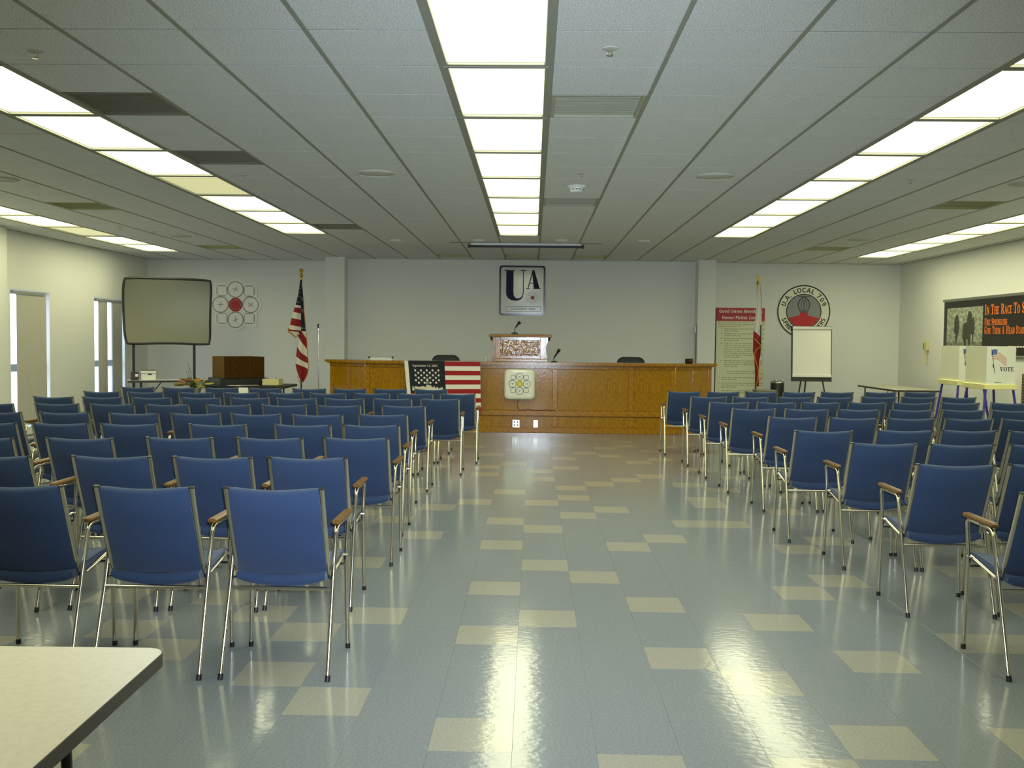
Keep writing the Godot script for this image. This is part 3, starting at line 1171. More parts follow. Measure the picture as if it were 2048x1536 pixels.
# ---------------------------------------------------------------- on the end walls
func build_wall_things() -> void:
	# framed letter sign
	var t := thing("letter_sign", "white framed sign with the large navy letters UA above the lectern", "sign", V(-0.215, 2.414, DC - 0.001))
	var st := S()
	ext(st, rrect(0.86, 0.93, 0.05), 0.0, 0.018, Transform3D.IDENTITY)
	obj("board", st, M.sign_black, t)
	st = S()
	ext(st, rrect(0.795, 0.865, 0.035), 0.018, 0.022, Transform3D.IDENTITY)
	obj("face", st, M.sign_white, t)
	var face := Transform3D(Basis(), Vector3(-0.43, 0.465, 0.022))   # from the top left corner, units of the sign below
	var u := PackedVector2Array()
	for p in [[0.095, -0.085], [0.285, -0.085], [0.285, -0.100], [0.265, -0.103], [0.265, -0.50], [0.275, -0.56], [0.305, -0.605], [0.345, -0.615], [0.395, -0.60], [0.430, -0.56], [0.442, -0.50], [0.442, -0.103], [0.395, -0.100], [0.395, -0.085], [0.500, -0.085], [0.500, -0.100], [0.457, -0.103], [0.457, -0.50], [0.445, -0.575], [0.405, -0.63], [0.345, -0.652], [0.30, -0.655], [0.225, -0.645], [0.155, -0.60], [0.130, -0.54], [0.128, -0.50], [0.128, -0.103], [0.095, -0.100]]:
		u.append(Vector2(p[0], p[1]))
	st = S()
	ext(st, u, 0.0, 0.003, face)
	obj("letter_u", st, M.navy, t)
	st = S()
	for poly in [[[0.61, -0.085], [0.655, -0.085], [0.755, -0.425], [0.645, -0.425]], [[0.615, -0.10], [0.628, -0.13], [0.545, -0.425], [0.528, -0.425]], [[0.505, -0.418], [0.57, -0.418], [0.57, -0.432], [0.505, -0.432]], [[0.63, -0.418], [0.775, -0.418], [0.775, -0.432], [0.63, -0.432]], [[0.567, -0.318], [0.655, -0.318], [0.655, -0.332], [0.563, -0.332]]]:
		var pp := PackedVector2Array()
		for p in poly:
			pp.append(Vector2(p[0], p[1]))
		ext(st, pp, 0.0, 0.003, face)
	obj("letter_a", st, M.navy, t)
	emblem(t, face * Transform3D(Basis(), Vector3(0.625, -0.595, 0.001)), 0.125, M.line_grey, M.emblem_red, M.line_grey, null)
	st = S()
	for q in [[0.455, -0.765, 0.65, 0.008], [0.455, -0.855, 0.65, 0.008]]:
		box(st, face * Vector3(q[0], q[1], 0.001), Vector3(q[2], q[3], 0.003))
	for x in [0.13, 0.78]:
		box(st, face * Vector3(x, -0.81, 0.001), Vector3(0.008, 0.098, 0.003))
	obj("caption_border", st, M.line_grey, t)
	text("FOUNDED 1889", 0.036, face * Transform3D(Basis(), Vector3(0.455, -0.81, 0.0)), M.line_grey, t, sans, "caption", 1.25)

	# cut-out emblem on the left end wall
	t = thing("wall_emblem", "white cut-out emblem of ringed discs with a red hub by the silver screen", "emblem", V(-5.77, 2.115, DL - 0.001))
	st = S()
	ext(st, rrect(0.84, 0.84, 0.06), 0.0, 0.02, Transform3D.IDENTITY)
	for a in 4:
		ext(st, circle(0.17, 32, Vector2(cos(a * PI / 2), sin(a * PI / 2)) * 0.335), 0.0, 0.0195, Transform3D.IDENTITY)
	obj("backing", st, M.wall_board, t)
	emblem(t, Transform3D(Basis(), Vector3(0, 0, 0.02)), 0.49, M.line_grey, M.emblem_red, M.line_red, M.emblem_white)

	# round seal on the right end wall
	t = thing("wall_seal", "round white seal with a red and grey sprinkler behind the easel", "sign", V(5.10, 2.085, DR - 0.001))
	st = S()
	ext(st, circle(0.498, 64), 0.0, 0.012, Transform3D.IDENTITY)
	obj("disc", st, M.sign_white_matt, t)
	st = S()
	annulus(st, 0.475, 0.498, 0.012, 0.014, Transform3D.IDENTITY, 64)
	obj("outer_ring", st, M.print_black, t)
	st = S()
	annulus(st, 0.315, 0.332, 0.012, 0.0145, Transform3D.IDENTITY, 64)
	obj("inner_ring", st, M.print_black, t)
	st = S()
	ext(st, circle(0.315, 48), 0.012, 0.0135, Transform3D.IDENTITY)
	obj("field", st, M.seal_grey, t)
	st = S()
	var red := PackedVector2Array()
	for p in [[-0.285, -0.12], [-0.17, -0.10], [-0.17, -0.085], [-0.085, -0.085], [-0.065, -0.02], [0.07, -0.02], [0.09, -0.085], [0.16, -0.085], [0.16, -0.10], [0.285, -0.12], [0.225, -0.215], [0.12, -0.29], [0, -0.313], [-0.12, -0.29], [-0.225, -0.215]]:
		red.append(Vector2(p[0], p[1]))
	ext(st, red, 0.0135, 0.016, Transform3D.IDENTITY)
	obj("pipe_tee", st, M.seal_red, t)
	st = S()
	for s in [-1.0, 1.0]:
		var pts := []
		for p in [[0.045, -0.02], [0.085, 0.04], [0.115, 0.12], [0.09, 0.20], [0.04, 0.25], [0.012, 0.285]]:
			pts.append(Vector3(p[0] * s, p[1], 0.016))
		tube(st, fillet(pts, 0.05, 4), 0.012, 0.004, Vector3(0, 0, 1).cross(Vector3(0, 1, 0)), 6)
		pts = []
		for p in [[0.02, -0.01], [0.055, 0.08], [0.05, 0.16], [0.015, 0.24]]:
			pts.append(Vector3(p[0] * s, p[1], 0.016))
		tube(st, fillet(pts, 0.05, 4), 0.007, 0.003, Vector3.RIGHT, 6)
	box(st, Vector3(0, 0.285, 0.016), Vector3(0.22, 0.018, 0.006))
	box(st, Vector3(0, 0.265, 0.016), Vector3(0.10, 0.02, 0.006))
	box(st, Vector3(0, 0.10, 0.016), Vector3(0.02, 0.22, 0.006))
	box(st, Vector3(0, -0.01, 0.017), Vector3(0.13, 0.025, 0.006))
	obj("sprinkler_head", st, M.seal_steel, t)
	arc_text(t, "U.A. LOCAL 709", 0.40, 0.088, deg_to_rad(166), deg_to_rad(14), M.print_black, false)
	arc_text(t, "SPRINKLER FITTERS", 0.40, 0.082, deg_to_rad(198), deg_to_rad(342), M.print_black, true)

	# tall pledge board
	t = thing("pledge_board", "tall cream board with a red heading and rows of small print", "sign", V(3.915, 0.0, DR - 0.012))
	st = S()
	box(st, Vector3(0, 1.24, 0), Vector3(0.91, 1.80, 0.02), 0.002)
	obj("board", st, M.poster_cream, t)
	printed("print", 0.905, 1.55, Transform3D(Basis(), Vector3(0, 1.115, 0.0112)), print_mat("pledge_print", pledge_image()), t)
	st = S()
	box(st, Vector3(0, 2.015, 0.012), Vector3(0.91, 0.25, 0.004))
	obj("heading", st, M.poster_red, t)
	text("Good Union Members", 0.058, Transform3D(Basis(), Vector3(0, 2.075, 0.015)), M.poster_white, t, sans, "lettering", 0.97)
	text("Honor Picket Lines", 0.058, Transform3D(Basis(), Vector3(0, 1.955, 0.015)), M.poster_white, t, sans, "lettering", 0.97)
	st = S()
	box(st, Vector3(-0.462, 1.24, 0.004), Vector3(0.014, 1.80, 0.03), 0.002)
	obj("edge_strip", st, M.edge_dark, t)

	# conduit with a pull on the side of the right pier
	t = thing("wall_conduit", "thin grey conduit with a switch on the pier behind the cup", "conduit", V(3.0, 0, 17.80))
	st = S()
	rod(st, Vector3(0, 0.6, 0), Vector3(0, 1.80, 0), 0.012, 8)
	obj("pipe", st, M.line_grey, t)
	st = S()
	box(st, Vector3(-0.012, 1.72, 0.0), Vector3(0.03, 0.14, 0.06), 0.006)
	obj("switch_box", st, M.aluminium, t)

func arc_text(parent: Node, s: String, r: float, h: float, a0: float, a1: float, m: Material, inward: bool) -> void:
	# letters set one by one round a circle; widths roughly proportional
	var wide := {"W": 1.3, "M": 1.3, "I": 0.5, ".": 0.45, " ": 0.6, "L": 0.85, "1": 0.8}
	var total := 0.0
	for c in s:
		total += wide.get(c, 1.0)
	var run := 0.0
	for c in s:
		var w: float = wide.get(c, 1.0)
		var a := lerpf(a0, a1, (run + w / 2) / total)
		run += w
		if c == " ":
			continue
		var turn := a + PI / 2 if inward else a - PI / 2
		var o := text(c, h, Transform3D(Basis(Vector3(0, 0, 1), turn), Vector3(cos(a) * r, sin(a) * r, 0.0135)), m, parent, sans, "letter")

func print_mat(called: String, im: Image) -> StandardMaterial3D:
	im.generate_mipmaps()
	var m := mat(called, Color.WHITE, 0.6)
	m.albedo_texture = ImageTexture.create_from_image(im)
	m.texture_repeat = false
	return m

func printed(called: String, w: float, h: float, at: Transform3D, m: Material, parent: Node) -> MeshInstance3D:
	# a printed sheet: a thin board whose front carries the picture
	var st := S()
	for k in [[0, 0], [1, 0], [1, 1], [0, 0], [1, 1], [0, 1]]:
		st.set_uv(Vector2(k[0], k[1]))
		st.add_vertex(at * Vector3((k[0] - 0.5) * w, (0.5 - k[1]) * h, 0.001))
	st.set_uv(Vector2(0.01, 0.99))
	box(st, at * Vector3(0, 0, 0), Vector3(w, h, 0.0016), 0.0, at.basis)
	return obj(called, st, m, parent)

func pledge_image() -> Image:
	# rows of illegible small print: word-shaped grey dashes in numbered paragraphs
	var W := 364
	var H := 620
	var im := Image.create(W, H, false, Image.FORMAT_RGB8)
	im.fill(sg(222, 222, 184))
	var g := RandomNumberGenerator.new()
	g.seed = 77
	var ink := sg(128, 126, 98)
	var paras := [[8, 14, 3, 14, 0], [56, 36, 2, 62, 1], [92, 36, 2, 62, 1], [128, 36, 2, 62, 1], [164, 36, 8, 62, 1], [296, 36, 4, 62, 1], [376, 70, 2, 84, 2], [424, 22, 2, 46, 1], [466, 22, 3, 46, 1], [524, 22, 3, 46, 1], [576, 22, 3, 46, 1]]
	for p in paras:
		for k in p[2]:
			var y: int = p[0] + k * 15
			if p[4] == 1 and k == 0:
				im.fill_rect(Rect2i(p[1], y, 7, 6), sg(150, 110, 84))
			var x: int = p[3]
			var last: int = W - 16 if k < p[2] - 1 else int(W * 0.45)
			if p[4] == 2:
				last = W - 80
			while x < last:
				var w := g.randi_range(8, 30)
				for q in range(0, w, 5):
					im.fill_rect(Rect2i(x + q, y + g.randi_range(0, 1), 4, g.randi_range(5, 7)), ink.lerp(sg(176, 174, 142), g.randf() * 0.7))
				x += w + 7
	return im

# ---------------------------------------------------------------- left corner: projection screen, tables, flag
func flag_pole(called: String, label: String, x: float, d: float, h: float, spear: bool) -> Node3D:
	var t := thing(called, label, "flag", V(x, 0, d))
	var st := S()
	lathe(st, Vector3.ZERO, [[0.16, 0.0], [0.16, 0.02], [0.13, 0.045], [0.05, 0.07], [0.03, 0.12], [0.022, 0.13]], 24)
	obj("base", st, M.black_metal, t)
	st = S()
	rod(st, Vector3(0, 0.1, 0), Vector3(0, h, 0), 0.014, 10)
	obj("pole", st, M.pole_wood, t)
	st = S()
	lathe(st, Vector3(0, h, 0), [[0.016, -0.05], [0.022, -0.03], [0.016, 0.0], [0.03, 0.012], [0.034, 0.03], [0.02, 0.045], [0.012, 0.055]], 16)
	if spear:
		var sp := PackedVector2Array([Vector2(-0.008, 0.05), Vector2(-0.026, 0.09), Vector2(-0.010, 0.13), Vector2(0.0, 0.185), Vector2(0.010, 0.13), Vector2(0.026, 0.09), Vector2(0.008, 0.05)])
		ext(st, sp, -0.006, 0.006, Transform3D(Basis(), Vector3(0, h, 0)))
	else:
		# small perched bird: body and raised wings
		lathe(st, Vector3(0, h + 0.05, 0), [[0.012, 0.0], [0.026, 0.02], [0.028, 0.045], [0.016, 0.075], [0.014, 0.095], [0.0, 0.11]], 14)
		for s in [-1.0, 1.0]:
			var w := PackedVector2Array([Vector2(s * 0.01, 0.08), Vector2(s * 0.03, 0.10), Vector2(s * 0.036, 0.13), Vector2(s * 0.046, 0.085), Vector2(s * 0.03, 0.06)])
			ext(st, w, -0.006, 0.006, Transform3D(Basis(), Vector3(0, h + 0.03, 0)))
	obj("finial", st, M.gold, t)
	return t

func fringe(parent: Node, pts: Array, d: float, w := 0.012) -> void:
	var st := S()
	var p3 := []
	for p in pts:
		p3.append(V(p[0], p[1], d))
	tube(st, p3, w, w * 0.6, Vector3(0, 0, 1), 6)
	obj("gold_fringe", st, M.flag_gold, parent)

func table_frame(t: Node3D, w: float, l: float, top: Material, edge: Material, h := 0.74, th := 0.03, legs := true, corner := 0.03) -> void:
	# a folding table; w across x, l along d, centred on the thing
	var flat := Transform3D(Basis(Vector3(1, 0, 0), Vector3(0, 0, -1), Vector3(0, 1, 0)), Vector3.ZERO)
	var st := S()
	ext(st, rrect(w - 0.004, l - 0.004, corner), h - 0.012, h, flat)
	obj("tabletop", st, top, t)
	st = S()
	ext(st, rrect(w, l, corner), h - th, h - 0.0012, flat)
	obj("edge_band", st, edge, t)
	if not legs:
		return
	var longx := w > l
	var a := (w if longx else l) / 2 - 0.22
	var b := (l if longx else w) / 2 - 0.07
	for s in [-1.0, 1.0]:
		var br := S()
		for q in [-1.0, 1.0]:
			var lg := S()
			var top_ := Vector3(s * a, h - th, q * b)
			var foot := Vector3(s * (a + 0.02), 0.0, q * (b + 0.01))
			if not longx:
				top_ = Vector3(q * b, h - th, s * a)
				foot = Vector3(q * (b + 0.01), 0.0, s * (a + 0.02))
			rod(lg, foot, top_, 0.0125, 8)
			obj("leg", lg, M.black_metal, t)
		var e0 := Vector3(s * (a + 0.01), h * 0.35, -b)
		var e1 := Vector3(s * (a + 0.01), h * 0.35, b)
		var m0 := Vector3(s * (a - 0.32), h - th - 0.01, 0)
		if not longx:
			e0 = Vector3(-b, h * 0.35, s * (a + 0.01))
			e1 = Vector3(b, h * 0.35, s * (a + 0.01))
			m0 = Vector3(0, h - th - 0.01, s * (a - 0.32))
		rod(br, e0, e1, 0.009, 6)
		rod(br, (e0 + e1) / 2, m0, 0.008, 6)
		obj("brace", br, M.black_metal, t)

func build_left_corner() -> void:
	# concave silver screen of a projection television, on two black posts
	var a := 0.43
	var t := thing("projection_screen", "large curved silver projection screen on two black posts", "screen", V(-6.44, 0, 16.85), a)
	var rows_ := []
	var back := []
	var n := 14
	for i in n + 1:
		var r := []
		var rb := []
		for k in n + 1:
			var u := float(k) / n * 2 - 1
			var v := float(i) / n * 2 - 1
			# squircle the outline so that the corners are rounded
			var x := u * sqrt(1.0 - 0.075 * pow(v, 6)) * (0.725 + 0.014 * v + 0.012 * (1 - v * v) * signf(-u) )
			var y := v * sqrt(1.0 - 0.075 * pow(u, 6)) * 0.585 + (0.03 * (1 - u * u) if v < 0 else 0.0) * -v
			var z := -0.10 * (1 - u * u * 0.5 - v * v * 0.5)
			r.append(Vector3(x, 1.92 + y, z))
			rb.append(Vector3(x, 1.92 + y, z - 0.03))
		rows_.append(r)
		back.append(rb)
	var st := S()
	st.set_smooth_group(1)
	for i in n:
		for k in n:
			quad(st, rows_[i][k], rows_[i][k + 1], rows_[i + 1][k + 1], rows_[i + 1][k], Vector3(0, 0, 1))
	obj("screen_face", st, M.screen_silver, t)
	st = S()
	st.set_smooth_group(2)
	for i in n:
		for k in n:
			quad(st, back[i][k], back[i][k + 1], back[i + 1][k + 1], back[i + 1][k], Vector3(0, 0, -1))
	obj("back_shell", st, M.charcoal, t)
	var rim := []
	for k in n:
		rim.append(rows_[0][k])
	for i in n:
		rim.append(rows_[i][n])
	for k in n:
		rim.append(rows_[n][n - k])
	for i in n + 1:
		rim.append(rows_[n - i][0])
	st = S()
	tube(st, rim, 0.009, 0.02, Vector3(0, 0, 1), 6)
	obj("rim", st, M.black_metal, t)
	for s in [-1.0, 1.0]:
		st = S()
		box(st, Vector3(-0.575 if s < 0 else 0.44, 0.95, -0.10), Vector3(0.045, 1.9, 0.03), 0.004)
		obj("post", st, M.black_metal, t)
		st = S()
		box(st, Vector3(-0.575 if s < 0 else 0.44, 0.02, -0.05), Vector3(0.05, 0.04, 0.5), 0.008)
		obj("foot", st, M.black_metal, t)
	# narrow table before the screen
	t = thing("folding_table", "narrow dark-edged folding table in front of the curved silver screen", "table", V(-6.22, 0, 16.53), a)
	table_frame(t, 1.52, 0.46, M.laminate, M.edge_dark, 0.735, 0.035)
	# storage box and binders on it
	t = thing("file_box", "white file box with a dark lid on the narrow table", "box", V(-6.59, 0.7355, 16.32), a)
	st = S()
	box(st, Vector3(0, 0.055, 0), Vector3(0.235, 0.11, 0.16), 0.004)
	obj("body", st, M.white_paper, t)
	st = S()
	box(st, Vector3(0, 0.1375, 0), Vector3(0.24, 0.045, 0.17), 0.004)
	obj("lid", st, M.white_paper, t)
	st = S()
	box(st, Vector3(0, 0.164, 0), Vector3(0.235, 0.009, 0.165), 0.002)
	obj("lid_top", st, M.black_plastic, t)
	st = S()
	box(st, Vector3(0, 0.1125, 0.001), Vector3(0.236, 0.008, 0.162))
	box(st, Vector3(0.02, 0.10, 0.081), Vector3(0.06, 0.02, 0.004))
	obj("lid_shadow_gap", st, M.black_plastic, t)
	t = thing("binder", "dark binder with a red and white label beside the white file box", "binder", V(-6.79, 0.7355, 16.225), a)
	st = S()
	box(st, Vector3(0, 0.07, 0), Vector3(0.125, 0.14, 0.2), 0.004)
	obj("cover", st, M.charcoal, t)
	st = S()
	box(st, Vector3(-0.035, 0.08, 0.101), Vector3(0.03, 0.09, 0.002))
	obj("spine_label", st, M.book_red, t)
	st = S()
	box(st, Vector3(0.03, 0.085, 0.101), Vector3(0.045, 0.045, 0.002))
	obj("label", st, M.white_plastic, t)
	# dark table with the television projector
	t = thing("projector_table", "dark table carrying the brown projector cabinet", "table", V(-4.68, 0, 15.65), 0.0)
	table_frame(t, 1.42, 0.95, M.edge_dark, M.black_plastic, 0.71, 0.04)
	t = thing("projector_cabinet", "brown wood-veneer projector cabinet on a black plinth", "projector", V(-4.86, 0.7105, 15.75), 0.62)
	st = S()
	box(st, Vector3(0.0, 0.055, 0), Vector3(0.80, 0.11, 0.66), 0.006)
	obj("plinth", st, M.black_plastic, t)
	st = S()
	box(st, Vector3(0.0, 0.285, 0.0), Vector3(0.66, 0.345, 0.62), 0.004)
	obj("cabinet", st, M.walnut, t)
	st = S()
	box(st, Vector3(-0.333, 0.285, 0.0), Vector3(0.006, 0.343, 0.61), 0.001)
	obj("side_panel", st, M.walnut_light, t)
	t = thing("beige_box", "beige metal box with a small antenna at the right of the projector cabinet", "box", V(-4.2, 0.7105, 15.42), -0.05)
	st = S()
	box(st, Vector3(0, 0.058, 0), Vector3(0.27, 0.105, 0.24), 0.006)
	obj("case", st, M.phone_beige, t)
	st = S()
	rod(st, Vector3(0.06, 0.11, 0.02), Vector3(0.06, 0.14, 0.02), 0.006, 8)
	obj("antenna", st, M.line_grey, t)
	t = thing("papers", "loose white papers on the dark projector table", "papers", V(-4.70, 0.7105, 15.24), 0.2)
	for k in 3:
		st = S()
		box(st, Vector3(-0.06 + 0.13 * k, 0.002 + 0.003 * k, 0), Vector3(0.21, 0.003, 0.10), 0.0, Basis(Vector3.UP, 0.4 * k - 0.3))
		obj("sheet", st, M.white_paper, t)
	t = thing("paper_card", "small blank white card hanging on the front of the dark projector table", "card", V(-4.62, 0.575, 15.165), 0.0)
	st = S()
	box(st, Vector3(0, 0.03, 0), Vector3(0.185, 0.16, 0.003))
	obj("card", st, M.white_paper, t)
	# dried flower arrangement standing in front of the table
	t = thing("dried_flowers", "dried yellow and orange flower arrangement in foil in front of the screen", "flowers", V(-5.28, 0.0, 14.85), 0.0)
	st = S()
	rod(st, Vector3(0, 0.0, 0), Vector3(0, 0.52, 0), 0.02, 10)
	lathe(st, Vector3(0, 0.0, 0), [[0.17, 0.0], [0.17, 0.02], [0.03, 0.05]], 20)
	obj("stand", st, M.black_metal, t)
	st = S()
	lathe(st, Vector3(0, 0.52, 0), [[0.06, 0.0], [0.085, 0.02], [0.10, 0.1], [0.12, 0.17], [0.105, 0.165], [0.09, 0.1]], 11, Basis(), -1)
	obj("foil_pot", st, M.aluminium, t)
	var g := RandomNumberGenerator.new()
	g.seed = 5
	for k in 26:
		st = S()
		var an := g.randf() * TAU
		var reach := g.randf_range(0.08, 0.30)
		var tip := Vector3(cos(an) * reach * 1.1, 0.75 + g.randf_range(-0.05, 0.07), sin(an) * reach * 0.7)
		tube(st, [Vector3(0, 0.66, 0), tip * Vector3(0.5, 1, 0.5) + Vector3(0, 0.03, 0), tip], 0.004, 0.004, Vector3(0.3, 0.2, 0.9), 5)
		obj("stem", st, M.leaf_green, t)
		st = S()
		var L := g.randf_range(0.05, 0.09)
		var leaf := PackedVector2Array([Vector2(-L, 0), Vector2(-L * 0.3, 0.022), Vector2(L * 0.5, 0.018), Vector2(L, 0), Vector2(L * 0.5, -0.018), Vector2(-L * 0.3, -0.022)])
		ext(st, leaf, -0.003, 0.003, Transform3D(Basis.from_euler(Vector3(g.randf_range(-1.4, -0.4), an, g.randf_range(-0.4, 0.4))), tip))
		obj("leaf", st, [M.leaf_dry, M.leaf_dry, M.petal_orange, M.leaf_green][k % 4], t)
	for k in 3:
		st = S()
		tube(st, [Vector3(-0.02 * k, 0.68, 0), Vector3(-0.05 - 0.03 * k, 0.95, 0.02), Vector3(-0.10 + 0.05 * k, 1.08 - 0.08 * k, 0.0)], 0.003, 0.003, Vector3(0.2, 0.1, 1), 5)
		obj("twig", st, M.leaf_green, t)
	# striped national flag
	t = flag_pole("national_flag", "gold-fringed stars and stripes hanging on a pole left of the counter", -4.12, 17.0, 2.56, false)
	var fm := cloth_mat("stripes_cloth", stripes_image())
	var px := 17.0 / 1920.6
	var L := []
	var R := []
	# outlines of the folded cloth, in metres relative to the pole foot
	var up := [[2.51, -0.012, 0.014], [2.36, -0.032, 0.026], [2.25, -0.050, 0.036], [2.08, -0.092, 0.052], [2.01, -0.118, 0.056], [1.84, -0.165, 0.066], [1.645, -0.215, 0.082], [1.60, -0.215, 0.088]]
	for p in up:
		L.append([p[1], p[0]])
		R.append([p[2], p[0]])
	st = S()
	# the raised fold on the left: canton above, level stripes below
	var LL := []
	var RR := []
	for k in up.size():
		LL.append([up[k][1], up[k][0]])
		RR.append([0.0 if k > 1 else up[k][2] * 0.4, up[k][0] - 0.01])
	sheet(st, LL, RR, -0.035, 0.012, 1.0, 0.3, [Vector2(0.02, 0.0), Vector2(0.35, 0.0), Vector2(0.05, 0.86), Vector2(0.45, 0.84)], 10, 0.02, 3)
	obj("left_fold", st, fm, t)
	# the dark canton that falls down the middle
	st = S()
	LL = []
	RR = []
	for k in up.size():
		LL.append([-0.006, up[k][0] + 0.005])
		RR.append([up[k][2], up[k][0] + 0.005])
	sheet(st, LL, RR, -0.022, 0.008, 1.0, 1.2, [Vector2(0.52, 0.02), Vector2(0.72, 0.02), Vector2(0.52, 0.30), Vector2(0.72, 0.30)], 8, 0.0, 3)
	obj("middle_fold", st, fm, t)
	# the long lower fall with slanting stripes
	st = S()
	sheet(st, [[-0.035, 1.66], [-0.06, 1.45], [-0.085, 1.2], [-0.105, 1.03], [-0.085, 0.92], [-0.045, 0.80], [0.0, 0.70]], [[0.085, 1.66], [0.105, 1.42], [0.11, 1.22], [0.128, 1.08], [0.135, 0.96], [0.115, 0.84], [0.045, 0.71]], -0.012, 0.02, 1.6, 0.0, [Vector2(0.02, 0.62), Vector2(0.20, 0.54), Vector2(0.62, 1.22), Vector2(0.80, 1.08)], 14, 0.0, 3)
	obj("lower_fall", st, fm, t)
	fringe(t, [[-0.218, 1.655], [-0.214, 1.60], [-0.15, 1.545], [-0.09, 1.50], [-0.02, 1.56]], -0.05, 0.02)
	fringe(t, [[0.045, 2.2], [0.062, 1.9], [0.09, 1.63], [0.11, 1.40], [0.114, 1.22], [0.132, 1.08], [0.14, 0.96], [0.115, 0.82], [0.04, 0.69], [-0.02, 0.69], [-0.06, 0.80]], -0.03, 0.010)
	# microphone stand
	t = thing("microphone_stand", "slim chrome microphone stand between the striped flag and the counter", "microphone stand", V(-3.86, 0, 17.2))
	st = S()
	lathe(st, Vector3.ZERO, [[0.13, 0.0], [0.13, 0.015], [0.11, 0.025], [0.02, 0.04], [0.012, 0.06]], 24)
	obj("base", st, M.black_metal, t)
	st = S()
	rod(st, Vector3(0, 0.04, 0), Vector3(0, 1.25, 0), 0.011, 10)
	rod(st, Vector3(0, 1.25, 0), Vector3(0, 1.66, 0), 0.012, 10)
	obj("shaft", st, M.chrome, t)
	st = S()
	rod(st, Vector3(0, 1.66, 0), Vector3(0.0, 1.69, 0), 0.013, 10)
	rod(st, Vector3(0.0, 1.69, 0), Vector3(-0.016, 1.715, 0), 0.014, 10)
	rod(st, Vector3(-0.016, 1.715, 0), Vector3(0.012, 1.74, 0), 0.012, 10)
	obj("clip", st, M.black_plastic, t)

func stripes_image() -> Image:
	var im := Image.create(512, 390, false, Image.FORMAT_RGB8)
	for k in 13:
		im.fill_rect(Rect2i(0, k * 30, 512, 30), sg(140, 26, 28) if k % 2 == 0 else sg(222, 216, 198))
	im.fill_rect(Rect2i(0, 0, 300, 150), sg(24, 28, 46))
	im.fill_rect(Rect2i(230, 0, 160, 150), sg(24, 28, 46))
	for j in 5:
		for i in 13:
			star(im, 14 + i * 28 + (j % 2) * 14, 18 + j * 28, 5, sg(186, 184, 178))
	return im

